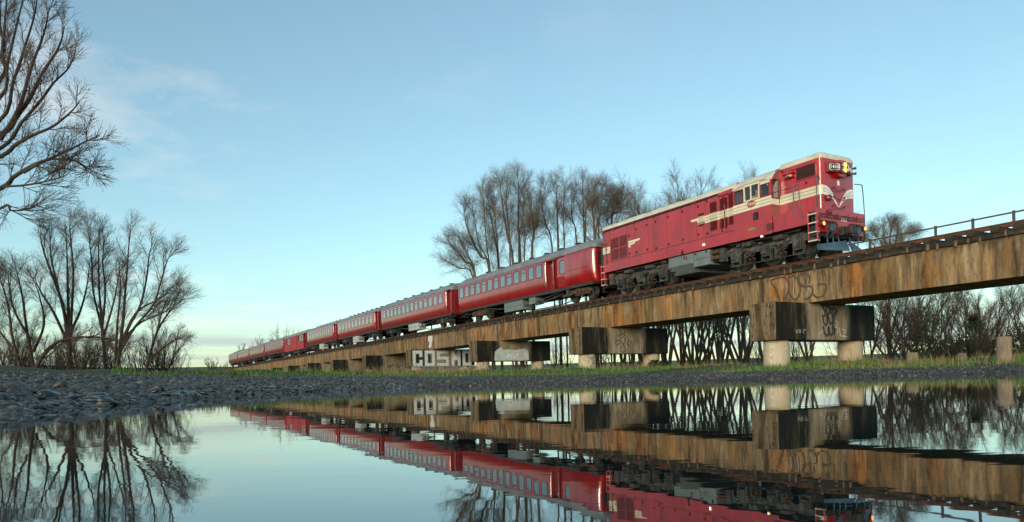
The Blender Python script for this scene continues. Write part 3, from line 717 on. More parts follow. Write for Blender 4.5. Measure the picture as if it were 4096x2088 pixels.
# faded letters on the girder above the first pier
gpl = lambda a, b, d: (-a, -GH - d, b)
gl = [[(16.72, 2.64), (16.84, 3.0), (17.04, 3.29), (16.98, 3.40), (16.68, 3.43), (16.43, 3.38), (16.31, 3.14), (16.34, 2.91), (16.49, 2.65)],
      [(16.34, 3.36), (16.14, 3.4), (15.94, 3.27), (15.84, 2.99), (15.89, 2.73), (16.03, 2.6), (16.17, 2.65), (16.35, 2.91)],
      [(15.49, 3.06), (15.48, 3.29), (15.66, 3.42), (15.87, 3.38), (15.94, 3.27), (15.87, 3.11), (15.67, 2.97), (15.49, 2.98), (15.37, 2.9), (15.38, 2.73), (15.52, 2.58), (15.69, 2.57)],
      [(15.38, 2.73), (15.25, 2.59), (15.09, 2.56), (14.92, 2.65), (14.87, 2.95), (15.17, 2.98)]]
strokes(bridge, 'graffiti_tag', 'graffiti_faded', gpl, gl, .075)
strokes(bridge, 'graffiti_mark', 'graffiti_grey', gpl, [[(16.13, 3.42), (16.1, 3.1), (16.12, 2.9), (16.09, 2.62)]], .022)
mb = MB(); poly = [(49.0, 3.42), (48.6, 3.46), (48.15, 3.4), (48.2, 3.0), (48.35, 2.9), (48.4, 2.62), (48.8, 2.52), (48.95, 2.6), (48.75, 2.95), (49.05, 3.1)]
mb.add([gpl(a, b, .004) for a, b in poly], [tuple(range(len(poly)))]); mb.build('painted_patch', 'graffiti_white', bridge)

# ------------------------------------------------------------------ concrete stumps on the right
def stump(x, y, r, h, lab):
    z0 = float(ground_z(x, y)) - .15
    t = MB()
    t.tube([(0, 0, 0), (0, 0, .15 + h * .5), (0, 0, .15 + h - .02), (0, 0, .15 + h)], [r * 1.08, r, r * .96, r * .88], 18)
    o = t.build('concrete_stump', 'stump_concrete', None, smooth=40, loc=(x, y, z0)); o.rotation_euler = (.02, .03, 0)
    tag(o, lab, 'concrete stump', 'old pile stumps beside the bridge')
def at_px(px, d): return ((px - 2048) / 2780 * d, d)
stump(*at_px(4014, 19.2), .19, .72, 'tall weathered concrete pile stump at the far right of the bank')
stump(*at_px(3648, 21.5), .165, .44, 'short mossy concrete pile stump in green grass right of the near pier')
stump(*at_px(3848, 26.5), .15, .42, 'small concrete pile stump set back in dry grass between the other two')
# ------------------------------------------------------------------ locomotive (local x = -L, L metres behind the front beam)
U_LOCO = 14.95
loco = empty('diesel_locomotive', B(U_LOCO, TRACK, RAIL), BROT, 'red diesel locomotive with cream roof and stripe and number 1410 leading the train', 'locomotive')
def sheet(mb, xs, prof, side, openings=(), inset=lambda x: 0.0, m=0):
    """wall made of a profile [(half width, z)] swept along xs, cells inside openings left out"""
    xs = sorted(set([round(v, 4) for v in xs] + [round(v, 4) for o_ in openings for v in o_[:2]]))
    zs = sorted(set([round(p[1], 4) for p in prof] + [round(v, 4) for o_ in openings for v in o_[2:4]]))
    zp = [p[1] for p in prof]; wp = [p[0] for p in prof]
    vs = [(x, side * (float(np.interp(z, zp, wp)) - inset(x)), z) for x in xs for z in zs]
    nz = len(zs); fs = []
    for i in range(len(xs) - 1):
        for j in range(nz - 1):
            xc, zc_ = (xs[i] + xs[i + 1]) / 2, (zs[j] + zs[j + 1]) / 2
            if any(o_[0] < xc < o_[1] and o_[2] < zc_ < o_[3] for o_ in openings): continue
            f = (i * nz + j, (i + 1) * nz + j, (i + 1) * nz + j + 1, i * nz + j + 1)
            fs.append(f if side < 0 else f[::-1])
    mb.add(vs, fs, m)
def rrect(w, h, r, n=4):
    out = []
    for cx, cz, a0 in ((w / 2 - r, h / 2 - r, 0), (-w / 2 + r, h / 2 - r, 90), (-w / 2 + r, -h / 2 + r, 180), (w / 2 - r, -h / 2 + r, 270)):
        for k in range(n + 1):
            a = R(a0 + 90 * k / n); out.append((cx + r * math.cos(a), cz + r * math.sin(a)))
    return out
def frame_mb(w, h, b, r=.06, depth=.03, split=0, m=0):
    """rounded window frame in the xz plane, front at y=-depth; optional transom at height split"""
    o_, i_ = rrect(w + .02, h + .02, r), rrect(w - 2 * b, h - 2 * b, max(.01, r - b * .5))
    n = len(o_); mb = MB()
    vs = [(x, 0, z) for x, z in o_] + [(x, -depth, z) for x, z in o_] + [(x, -depth, z) for x, z in i_] + [(x, .03, z) for x, z in i_]
    fs = []
    for k in range(n):
        q = (k + 1) % n
        for a in range(3): fs.append((a * n + k, a * n + q, (a + 1) * n + q, (a + 1) * n + k))
    mb.add(vs, fs, m)
    if split: mb.box(-w / 2 + b, w / 2 - b, -depth * .8, .02, split - .018, split + .018, m)
    return mb
def pane_mb(w, h): return MB().add([(-w / 2, 0, -h / 2), (w / 2, 0, -h / 2), (w / 2, 0, h / 2), (-w / 2, 0, h / 2)], [(0, 1, 2, 3)])

HW, SILL, EAVE = 1.25, 1.03, 3.04
# --- long hood shell and skirt
mb = MB()
for sd in (-1, 1): sheet(mb, np.linspace(-11.6, -3.48, 18), [(HW, SILL), (HW, 2.7), (HW - .015, EAVE)], sd)
rear = [(-HW, SILL), (-HW, EAVE), (-.9, 3.28), (0, 3.36), (.9, 3.28), (HW, EAVE), (HW, SILL)]
mb.add([(-11.6, a, b) for a, b in rear], [tuple(range(7))])
mb.box(-11.5, -.15, -1.2, 1.2, SILL + .01, SILL + .06)
mb.build('body_shell', 'maroon', loco)
# --- roof of the long hood, in sections
rp = [(-HW - .012, EAVE - .02), (-HW + .03, EAVE + .10), (-1.02, 3.26), (-.7, 3.34), (-.35, 3.385), (0, 3.40), (.35, 3.385), (.7, 3.34), (1.02, 3.26), (HW - .03, EAVE + .10), (HW + .012, EAVE - .02)]
cuts = [3.50, 4.8, 6.15, 7.0, 8.9, 11.63]
for a, b in zip(cuts[:-1], cuts[1:]):
    mb = MB(); n = len(rp)
    vs = [(-a - .012, y, z) for y, z in rp] + [(-b, y, z) for y, z in rp]
    mb.add(vs, [(i, i + 1, n + i + 1, n + i) for i in range(n - 1)] + [tuple(range(n)), tuple(range(2 * n - 1, n - 1, -1))])
    mb.build('roof_section', 'cream_roof', loco, smooth=40)
for L_ in cuts[1:-1]:
    MB().tube([(-L_, y, z + .008) for y, z in rp], .014, 6).build('roof_seam', 'cream_roof', loco, smooth=60)
for L_, w_ in ((5.2, .5), (7.6, .55), (8.4, .55), (10.2, .6)):
    MB().box(-L_ - w_, -L_ + w_, -.5, .5, 3.36, 3.47).build('roof_fan_housing', 'cream_roof', loco, bevel=.03)
# --- side doors/panels, each a plate standing proud with gaps between
seams = [11.58, 11.05, 9.70, 9.23, 8.33, 7.93, 7.15, 6.30, 5.45, 4.95, 4.22, 3.77, 3.50]
for a, b in zip(seams[:-1], seams[1:]):
    if a == 11.05: continue                                   # radiator grille bay
    for sd in (-1, 1):
        p = MB().box(-a + .012, -b - .012, sd * (HW - .01), sd * (HW + .014), 1.47, 2.93).build('body_panel', 'loco_red', loco)
MB().box(-11.05 + .012, -9.70 - .012, HW - .01, HW + .014, 1.47, 2.93).build('body_panel', 'loco_red', loco)
for a, b in ((11.58, 9.7), (9.7, 7.15), (7.15, 3.5)):
    for sd in (-1, 1): MB().box(-a + .01, -b - .01, sd * (HW - .01), sd * (HW + .016), SILL, 1.445).build('skirt_panel', 'loco_red', loco)
latch = MB().box(-.028, .028, -.02, .006, -.045, .045).build('latch', 'dark_slot', loco)
for k, (L_, z_) in enumerate([(9.62, 2.42), (9.62, 1.62), (9.14, 2.62), (9.14, 1.6), (8.42, 2.66), (8.42, 1.6), (7.84, 2.68), (7.84, 1.55), (7.06, 2.72), (7.06, 1.58), (6.2, 2.75), (6.2, 1.62), (5.34, 2.76), (5.34, 1.66), (11.3, 2.1), (11.3, 1.55), (4.85, 2.85), (4.1, 1.56), (4.86, 1.6)]):
    o = latch if k == 0 else copy_to(latch, loco)
    o.location = (-L_, -HW - .014, z_)
# --- rear radiator grille: two panes of upright slats, lower halves meshed
MB().box(-11.03, -9.72, -HW + .05, -HW + .06, 1.49, 2.9).build('grille_recess', 'dark_slot', loco)
MB().box(-11.03, -9.72, -HW - .012, -HW + .03, 2.56, 2.93).build('body_panel', 'loco_red', loco)
gr = MB()
for a, b in ((-11.03, -10.98), (-10.40, -10.36), (-9.78, -9.72)): gr.box(a, b, -HW - .02, -HW + .04, 1.5, 2.57)
for z_ in (1.5, 2.02, 2.54): gr.box(-11.03, -9.72, -HW - .016, -HW + .04, z_ - .02, z_ + .02)
grille = gr.build('grille_frame', 'loco_red', loco)
sl_ = MB().box(-.012, .012, -.012, .03, 0, .5).build('slat', 'maroon', grille)
k = 0
for x0 in (-10.97, -10.35):
    for i in range(10):
        for z_ in (2.035,):
            o = sl_ if k == 0 else copy_to(sl_, grille); k += 1
            o.location = (x0 + .035 + i * .056, -HW, z_)
ms = MB()
for x0 in (-10.97, -10.35):
    for i in range(9):
        for sg in (-1, 1):
            ms.tube([(x0 + .03 + i * .06, -HW - .002 * sg, 1.53 if sg > 0 else 2.0), (x0 + .03 + i * .06, -HW - .002 * sg, 2.0 if sg > 0 else 1.53)], .007, 4)
    for j in range(8): ms.tube([(x0, -HW, 1.56 + j * .058), (x0 + .57, -HW, 1.56 + j * .058)], .007, 4)
ms.build('mesh_guard', 'maroon', grille)
# --- louvre columns with single slats, cream where the stripe crosses them
ST0, ST1 = 2.02, 2.33
for L0, L1, z0, z1 in ((5.01, 5.32, 1.96, 2.47), (4.33, 4.70, 1.66, 2.76), (3.80, 4.18, 1.64, 2.78), (3.53, 3.74, 1.70, 2.84)):
    lv = MB().box(-L1, -L0, -HW - .017, -HW - .012, z0, z1).build('louvre', 'dark_slot', loco)
    red_s = cre_s = None
    n = int((z1 - z0) / .056)
    for i in range(n):
        zz = z0 + (i + .5) * (z1 - z0) / n; cr_ = ST0 < zz < ST1
        s0 = cre_s if cr_ else red_s
        if s0 is None:
            m_ = MB(); w = L1 - L0
            m_.add([(-w / 2, -.004, .018), (w / 2, -.004, .018), (w / 2, -.036, -.012), (-w / 2, -.036, -.012), (-w / 2, -.004, -.012), (w / 2, -.004, -.012)], [(0, 3, 2, 1), (3, 4, 5, 2), (0, 4, 3), (1, 2, 5)])
            o = m_.build('slat', 'cream' if cr_ else 'loco_red', lv)
            if cr_: cre_s = o
            else: red_s = o
        else: o = copy_to(s0, lv)
        o.location = (-(L0 + L1) / 2, -HW - .014, zz)
# --- stripes
st = MB()
Y1, Y0 = -HW - .0175, -HW - .011
st.prism([(-3.5, ST0), (-3.5, ST1), (-5.76, 2.30), (-5.70, 2.215), (-5.42, 2.21), (-5.36, 2.11), (-5.0, 2.10), (-4.95, ST0)], 'y', Y1, Y0)
st.build('stripe', 'cream', loco)
st = MB().prism([(-11.6, 1.90), (-11.6, 2.19), (-11.04, 2.19), (-11.04, 1.90)], 'y', Y1, Y0)
st.build('stripe', 'cream', loco)
st = MB().prism([(-9.69, 2.19), (-8.85, 2.19), (-8.95, 2.10), (-9.2, 2.09), (-9.28, 2.0), (-9.5, 1.99), (-9.56, 1.90), (-9.69, 1.90)], 'y', Y1, Y0)
st.build('stripe', 'cream', loco)
ln = MB()
for x0_, x1_, z_ in ((-5.3, -3.5, 2.12), (-5.3, -3.5, 2.225), (-11.6, -11.04, 1.99), (-11.6, -11.04, 2.09), (-9.69, -9.3, 1.99), (-9.69, -9.3, 2.09)):
    MB().box(x0_, x1_, Y1 - .003, Y1 + .002, z_ - .006, z_ + .006).build('stripe_line', 'dark_iron', loco)

# --- cab
CW, CL0, CL1 = 1.31, 1.75, 3.49
wins = [(2.99, 3.40, 2.38, 2.86), (2.26, 2.95, 2.37, 2.92), (1.83, 2.20, 2.37, 2.80)]
mb = MB()
ops = [(-b, -a, z0, z1) for a, b, z0, z1 in wins]
for sd in (-1, 1): sheet(mb, [-CL1, -CL0], [(CW, SILL), (CW, 2.94)], sd, ops)
for x_ in (-CL1,):
    mb.add([(x_, -CW, SILL), (x_, -CW, 2.94), (x_, -1.05, 3.27), (x_, 0, 3.44), (x_, 1.05, 3.27), (x_, CW, 2.94), (x_, CW, SILL)], [tuple(range(7))])
cab = mb.build('cab', 'loco_red', loco)
# front bulkhead either side of the short hood, with a window each
for sd in (-1, 1):
    mb = MB(); yA, yB = sd * .80, sd * CW
    w0, w1 = sd * .915, sd * 1.255
    def q4(y0, y1, z0, z1): mb.add([(-CL0, y0, z0), (-CL0, y1, z0), (-CL0, y1, z1), (-CL0, y0, z1)], [(0, 1, 2, 3)])
    q4(yA, yB, SILL, 2.25); q4(yA, w0, 2.25, 2.92); q4(w1, yB, 2.25, 2.92)
    mb.add([(-CL0, yA, 2.92), (-CL0, yB, 2.92), (-CL0, sd * 1.05, 3.25), (-CL0, yA, 3.36)], [(0, 1, 2, 3)])
    mb.build('cab_front', 'coach_end_red', cab)  # darker, duller red than the cab sides puts this bulkhead's shade into its colour
MB().box(-3.46, -1.78, -1.27, 1.27, 1.55, 1.6).box(-3.46, -3.42, -1.27, 1.27, 1.6, 2.95).build('cab_interior', 'interior', cab)
rp2 = [(-CW - .015, 2.90), (-CW + .03, 2.99), (-1.12, 3.17), (-.9, 3.30), (-.6, 3.42), (-.3, 3.48), (0, 3.50), (.3, 3.48), (.6, 3.42), (.9, 3.30), (1.12, 3.17), (CW - .03, 2.99), (CW + .015, 2.90)]
mb = MB(); n = len(rp2)
vs = [(-CL0 + .06, y, z) for y, z in rp2] + [(-CL1 - .03, y, z) for y, z in rp2]
mb.add(vs, [(i, i + 1, n + i + 1, n + i) for i in range(n - 1)]); mb.build('cab_roof', 'cream_roof', cab, smooth=50)
MB().tube([(-3.4, -CW - .012, 2.88), (-3.2, -CW - .03, 2.98), (-2.9, -CW - .035, 3.0), (-2.25, -CW - .035, 3.0), (-1.95, -CW - .03, 2.97), (-1.8, -CW - .012, 2.85)], .014, 6).build('rain_gutter', 'cream', cab, smooth=60)
MB().box(-3.42, -2.98, -CW - .006, -CW - .002, 2.84, 2.92).box(-2.97, -2.24, -CW - .006, -CW - .002, 2.925, 2.96).box(-2.22, -1.8, -CW - .006, -CW - .002, 2.815, 2.93).build('cab_upper_band', 'cream', cab)
for (a, b, z0, z1), fm in zip(wins, ('maroon', 'cream', 'maroon')):
    w, h = b - a, z1 - z0
    for sd in (-1, 1):
        wd = frame_mb(w, h, .03, .05 if fm == 'maroon' else .015).build('window', fm, loco)
        wd.location = (-(a + b) / 2, sd * (CW + .002), (z0 + z1) / 2); wd.rotation_euler = (0, 0, 0 if sd < 0 else math.pi)
        pn = pane_mb(w - .03, h - .03).build('pane', 'cab_glass', wd)
        if fm == 'cream': MB().box(-.05, -.02, -.03, .02, -h / 2 + .02, h / 2 - .02).build('glazing_bar', 'cream', wd)
for sd in (-1, 1):
    wd = frame_mb(.34, .67, .02, .04).build('window', 'maroon', loco)
    wd.location = (-CL0 + .002, sd * 1.075, 2.585); wd.rotation_euler = (0, 0, math.pi / 2)
    pane_mb(.32, .65).build('pane', 'cab_glass', wd)
MB().box(-CL0 + .001, -CL0 + .006, -CW + .004, -.93, 2.03, 2.24).build('stripe', 'cream', cab)
# cab stripe, badge, recess with tap, step light
MB().box(-CL1 + .004, -CL0 + .004, -CW - .006, -CW - .001, 2.03, 2.345).build('stripe', 'cream', cab)
for z_ in (2.125, 2.235): MB().box(-CL1 + .004, -CL0 + .004, -CW - .009, -CW - .004, z_, z_ + .012).build('stripe_line', 'dark_iron', cab)
bd = MB(); bd.add([(-2.62 + .19 * math.cos(R(15 * k)), -CW - .011, 2.23 + .115 * math.sin(R(15 * k))) for k in range(24)], [tuple(range(24))]); badge = bd.build('number_badge', 'orange_edge', loco)
bt = MB(); bt.tube([(-2.62 + .19 * math.cos(R(15 * k)), -CW - .012, 2.23 + .115 * math.sin(R(15 * k))) for k in range(25)], .011, 6); bt.build('badge_rim', 'brass', badge)
text_mesh('1410', .15, 'badge_number', 'cream', badge, (-2.62, -CW - .016, 2.23), (R(90), 0, 0))
MB().box(-2.56, -2.33, -CW - .004, -CW + .05, 1.62, 1.9).build('filler_recess', 'dark_slot', loco)
MB().tube([(-2.44, -CW - .02, 1.64), (-2.44, -CW - .03, 1.78), (-2.38, -CW - .03, 1.84)], .03, 6).box(-2.5, -2.4, -CW - .03, -CW, 1.7, 1.74).build('filler_tap', 'black_iron', loco)
MB().box(-1.98, -1.72, -CW - .016, -CW - .012, 1.12, 1.38).build('sand_box_lid', 'maroon', loco)
em = MB(); em.add([(-2.62 + .19 * math.cos(R(20 * k)), -CW - .02, 1.33 + .06 * math.sin(R(20 * k))) for k in range(18)], [tuple(range(18))]); em.build('maker_plate', 'brass', loco)
# side plate under the cab
MB().box(-3.48, -1.78, -CW - .012, -CW + .02, SILL - .02, 1.5).build('skirt_panel', 'loco_red', loco)
# --- short hood
NH = .88
def plan(hw, xf, xb, r):
    out = [(-xb, -hw), ]
    for k in range(6): a = R(-90 + 18 * k); out.append((-xf - r + r * math.cos(a), -hw + r + r * math.sin(a)))
    for k in range(6): a = R(18 * k); out.append((-xf - r + r * math.cos(a), hw - r + r * math.sin(a)))
    out.append((-xb, hw)); return out
def loft(sections, m, name, parent, smooth=35, capb=True):
    mb = MB(); n = len(sections[0][0]); vs = []
    for pl_, z_ in sections: vs += [(x, y, z_) for x, y in pl_]
    fs = []
    for j in range(len(sections) - 1):
        for i in range(n): fs.append((j * n + i, j * n + (i + 1) % n, (j + 1) * n + (i + 1) % n, (j + 1) * n + i))
    fs.append(tuple((len(sections) - 1) * n + i for i in range(n)))
    return mb.add(vs, fs).build(name, m, parent, smooth=smooth)
nose = loft([(plan(NH, .09, 1.76, .10), 1.45), (plan(NH, .09, 1.76, .10), 3.27)], 'loco_red', 'short_hood', loco)
loft([(plan(NH + .012, .08, 1.74, .11), 3.25), (plan(NH + .005, .085, 1.74, .11), 3.36), (plan(NH - .08, .15, 1.74, .11), 3.45), (plan(NH - .35, .3, 1.74, .11), 3.49)], 'cream_roof', 'hood_roof', nose, 50)
# air intake on the hood side
MB().box(-1.02, -.28, -NH - .006, -NH - .002, 2.70, 3.10).build('intake_opening', 'dark_slot', nose)
MB().box(-1.28, -.24, -NH - .05, -NH - .002, 3.10, 3.17).box(-1.05, -1.02, -NH - .04, -NH, 2.68, 3.1).box(-.28, -.25, -NH - .04, -NH, 2.68, 3.1).box(-1.05, -.25, -NH - .03, -NH, 2.66, 2.70).build('intake_frame', 'loco_red', nose, bevel=.008)
s0 = MB().box(-.008, .008, -.022, 0, 2.70, 3.10).build('slat', 'grille_dark', nose)
for k in range(20):
    o = s0 if k == 0 else copy_to(s0, nose)
    o.location = (-1.0 + k * .0365, -NH - .006, 0); o.rotation_euler = (0, 0, 0)
MB().box(-1.45, -1.05, -NH - .22, -NH, 2.96, 3.03).box(-1.42, -1.1, -NH - .16, -NH, 2.85, 2.96).build('air_duct', 'loco_red', nose, bevel=.02)
MB().cyl((-1.25, -NH - .19, 2.9), (-1.16, -NH - .19, 2.9), .045, 10).build('marker_lamp', 'chrome', nose)
MB().box(-.68, -.62, -NH - .02, -NH, 2.5, 2.58).build('latch', 'dark_slot', nose)
# stripe along the hood, then the two wings meeting in a V on the nose
MB().box(-1.75, -.19, -NH - .006, -NH - .001, 2.03, 2.345).build('stripe', 'cream', nose)
for z_ in (2.125, 2.235): MB().box(-1.75, -.19, -NH - .009, -NH - .004, z_, z_ + .012).build('stripe_line', 'dark_iron', nose)
cs = MB()
for j in range(9):
    a0, a1 = R(-90 + 10 * j), R(-80 + 10 * j)
    P = lambda a, z_: (-.19 + .106 * math.cos(a), -NH + .10 + .106 * math.sin(a), z_)
    for sg in (1, -1):
        q = [P(a0, 2.03), P(a1, 2.03), P(a1, 2.345), P(a0, 2.345)]
        cs.add([(x, y * sg, z) for x, y, z in q], [(0, 1, 2, 3)])
cs.build('stripe', 'cream', nose, smooth=60)
top = [(-.78, 2.345), (-.62, 2.335), (-.47, 2.27), (-.32, 2.13), (-.17, 1.92), (0, 1.66)]
bot = [(-.06, 1.70), (-.22, 1.86), (-.36, 1.96), (-.52, 2.01), (-.66, 2.03), (-.78, 2.03)]
for sg in (-1, 1):
    MB().prism([(y * -sg, z) for y, z in top + bot], 'x', -.088, -.082).build('wing_stripe', 'white_paint', nose)
    for f_ in (.36, .68):
        l2 = MB()
        P = [(-.082 + .004, -sg * ((1 - f_) * a[0] + f_ * b[0]), (1 - f_) * a[1] + f_ * b[1]) for a, b in zip(top[:5], bot[::-1][:5])]
        l2.tube(P, .005, 4)
        l2.build('stripe_line', 'dark_iron', nose)
# headlight housing with number boards
hs = MB().prism([(-.10, -.62), (-.02, -.62), (.16, -.17), (.16, .17), (-.02, .62), (-.10, .62)], 'z', 2.78, 3.10)
housing = hs.build('headlight_housing', 'maroon', nose, bevel=.02)
MB().prism([(-.26, 3.07), (-.17, 3.2), (.17, 3.2), (.26, 3.07)], 'x', -.09, .1).prism([(-.3, 2.8), (-.15, 2.66), (.15, 2.66), (.3, 2.8)], 'x', -.09, .08).build('headlight_hood', 'loco_red', housing)
for z_ in (3.02, 2.85):
    hl = MB().tube([(.1, 0, z_), (.19, 0, z_), (.21, 0, z_)], [.10, .10, .088], 16).build('headlight', 'chrome', nose, smooth=40)
    MB().add([(.212, .078 * math.cos(R(22.5 * k)), z_ + .078 * math.sin(R(22.5 * k))) for k in range(16)], [tuple(range(16))]).build('lamp_lens', 'lamp_warm', hl)
ang = math.atan2(.18, .45)
for sg in (-1, 1):
    nb = MB(); P = rrect(.36, .2, .05); 
    nb.add([(x, -.0, z) for x, z in P], [tuple(range(len(P)))])
    rim = MB(); rim.tube([(x, 0, z) for x, z in P] + [(P[0][0], 0, P[0][1])], .014, 6)
    o = nb.build('number_board', 'dark_slot', nose)
    # facing forwards and outwards
    o.location = (.085, sg * .40, 2.94); o.rotation_euler = (0, 0, math.pi / 2 + sg * ang)
    r_ = rim.build('board_rim', 'cream', o)
    if sg < 0: text_mesh('1410', .17, 'board_number', 'white_paint', o, (0, -.006, 0), (R(90), 0, 0))
    else: text_mesh('1410', .17, 'board_number', 'white_paint', o, (0, -.006, 0), (R(90), 0, 0))
for z_ in (3.02, 2.84): MB().cyl((-.02, .62, z_), (.12, .70, z_), .02, 6, r1=.05).build('air_horn', 'black_iron', nose)
MB().box(-.084, -.07, -.04, .06, 2.40, 2.56).build('builder_plate', 'white_paint', nose)
for z_ in (2.28, 1.98, 1.68):
    MB().tube([(-.08, -.26, z_ + .02), (-.02, -.26, z_), (-.02, -.18, z_ - .07), (-.02, .18, z_ - .07), (-.02, .26, z_), (-.08, .26, z_ + .02)], .011, 6).cyl((-.08, -.26, z_ + .02), (-.02, -.26, z_ + .02), .03, 8).cyl((-.08, .26, z_ + .02), (-.02, .26, z_ + .02), .03, 8).build('nose_step', 'maroon', nose, smooth=40)
for y_ in (-.56,):
    MB().tube([(-.09, y_, 1.92), (-.02, y_, 1.92), (.04, y_, 1.92)], [.09, .11, .07], 12).build('tail_lamp', 'maroon', nose, smooth=40)
# --- front platform, side plates, beam
for sd in (-1, 1):
    MB().prism([(-1.74, SILL), (-1.74, 1.60), (-.60, 1.60), (-.56, 1.46), (-.34, 1.46), (-.34, SILL)], 'y', sd * (HW - .02), sd * (HW + .03)).build('walkway_plate', 'loco_red', loco, bevel=.01)
MB().box(-1.72, -.05, -1.22, 1.22, 1.38, 1.44).build('walkway', 'black_iron', loco)
MB().box(-.06, .0, -1.25, 1.25, .74, 1.53).build('front_beam', 'loco_red', loco, bevel=.012)
text_mesh('1410', .16, 'beam_number', 'white_paint', loco, (.004, .13, 1.22), (R(90), 0, R(90)))
MB().box(-.3, -.06, -1.2, 1.2, .62, .95).build('beam_backing', 'dark_iron', loco)
MB().box(-11.62, -11.56, -1.25, 1.25, .74, 1.45).build('rear_beam', 'loco_red', loco, bevel=.012)
for z_ in (1.36, 1.27):
    MB().tube([(.05, -1.15, z_), (.06, -1.1, z_ - .03), (.06, 1.1, z_ - .03), (.05, 1.15, z_)], .012, 6).build('beam_rail', 'black_iron', loco, smooth=60)
for y_ in (-.7, -.25, .3, .75):
    MB().cyl((.0, y_, 1.3), (.06, y_, 1.3), .014, 6).cyl((.055, y_, 1.22), (.055, y_, 1.42), .016, 6).build('jumper_bracket', 'black_iron', loco)
MB().tube([(.0, -.62, 1.44), (.06, -.62, 1.44), (.09, -.62, 1.44)], [.07, .09, .06], 10).build('tail_lamp', 'maroon', loco, smooth=40)
for sd in (-1, 1):
    dl = MB().tube([(-.02, sd * 1.08, .99), (.1, sd * 1.08, .99), (.14, sd * 1.08, .99)], [.08, .10, .085], 14).build('ditch_light', 'maroon', loco, smooth=40)
    MB().add([(.142, sd * 1.08 + .06 * math.cos(R(22.5 * k)), .99 + .06 * math.sin(R(22.5 * k))) for k in range(16)], [tuple(range(16))]).build('lamp_lens', 'lamp_amber', dl)
rg = random.Random(3)
for k, y_ in enumerate((-.82, -.7, -.58, -.44, .5, .62, .76, .9)):
    e = rg.uniform(-.12, .12)
    MB().tube(smooth_path([(.01, y_, 1.12), (.12, y_ + e * .3, 1.05), (.17, y_ + e, .82), (.12, y_ + e * 1.6, .62), (.04, y_ + e * 1.8, .55)], 4), .028, 7).build('air_hose', 'dark_iron', loco, smooth=60)
for y_ in (-.72, .66):
    MB().cyl((.0, y_, .86), (.16, y_, .86), .05, 10).cyl((.16, y_, .86), (.2, y_, .86), .12, 16).build('buffer', 'blue_plough', loco, smooth=40)
MB().box(0, .16, -.13, .13, .68, .98).box(.16, .42, -.09, .05, .72, .92).box(.34, .46, -.12, .1, .68, .96).build('coupler', 'black_iron', loco, bevel=.02)
pw = MB()
for sg in (-1, 1):
    pw.add([(-.02, sg * 1.12, .14), (.36, sg * .08, .12), (.22, sg * .08, .48), (-.06, sg * 1.12, .34), (-.08, sg * 1.12, .14), (.30, sg * .08, .12), (.16, sg * .08, .48), (-.12, sg * 1.12, .34)],
           [(0, 1, 2, 3), (4, 7, 6, 5), (0, 4, 5, 1), (3, 2, 6, 7), (0, 3, 7, 4), (1, 5, 6, 2)])
pw.build('pilot_plough', 'blue_plough', loco)
for sg in (-1, 1):
    for y_ in (.3, .55, .8):
        MB().cyl((.05, sg * y_, .7), (.30 - y_ * .33, sg * y_, .14), .022, 6).build('plough_bar', 'blue_plough', loco)
# --- step ladders
def ladder(x0, x1, name):
    mb = MB()
    y = -HW + .02
    for x in (x0, x1): mb.box(x - .02, x + .02, y - .03, y + .02, .43, 1.42)
    o = mb.build(name, 'loco_red', loco, bevel=.006)
    MB().box(x0, x1, y + .12, y + .14, .45, 1.4).build('ladder_back', 'dark_slot', o)
    for z_ in (.46, .74, 1.05, 1.34): MB().box(min(x0, x1), max(x0, x1), y - .04, y + .1, z_ - .018, z_ + .018).build('rung', 'cream_roof', o)
ladder(-.33, .0, 'step_ladder'); ladder(-11.78, -11.5, 'step_ladder')
MB().cyl((-11.64, -HW + .02, .43), (-11.64, -HW + .02, .1), .015, 6).build('ladder_stay', 'black_iron', loco)
# --- hand rails
def rail_(pts, r=.016): MB().tube(pts, r, 6).build('handrail', 'handrail_steel', loco, smooth=60)
Yh = -HW - .02
rail_([(-1.76, -CW, 2.42), (-.92, Yh, 2.40), (-.86, Yh, 2.38)])
rail_([(-.88, Yh, 2.46), (-.84, Yh, 1.44)], .02)
rail_(smooth_path([(-.86, Yh, 2.42), (-.72, Yh, 2.44), (-.66, Yh, 2.36), (-.62, Yh, 1.5), (-.6, Yh, 1.35), (-.42, Yh, 1.3), (-.36, Yh, 1.33)], 4))
rail_(smooth_path([(-.1, -.92, 2.55), (-.02, -1.16, 2.57), (-.01, -1.2, 2.48), (-.0, -1.22, 1.5), (.02, -1.15, 1.18), (.03, -1.0, 1.1)], 4))
rail_(smooth_path([(-.1, .9, 2.55), (-.02, 1.12, 2.53), (-.01, 1.2, 2.42), (.0, 1.27, 1.4), (.02, 1.2, 1.0)], 4))
rail_(smooth_path([(-11.3, -HW - .05, 2.32), (-11.34, -HW - .07, 2.36), (-11.6, -HW - .07, 2.34), (-11.64, -HW - .05, 2.2), (-11.62, -HW - .05, 1.3)], 4))
rail_([(-11.32, -HW - .05, 2.32), (-11.3, -HW - .05, 1.38)])
rail_([(-3.92, -HW - .06, 2.5), (-3.92, -HW - .06, 1.5)])
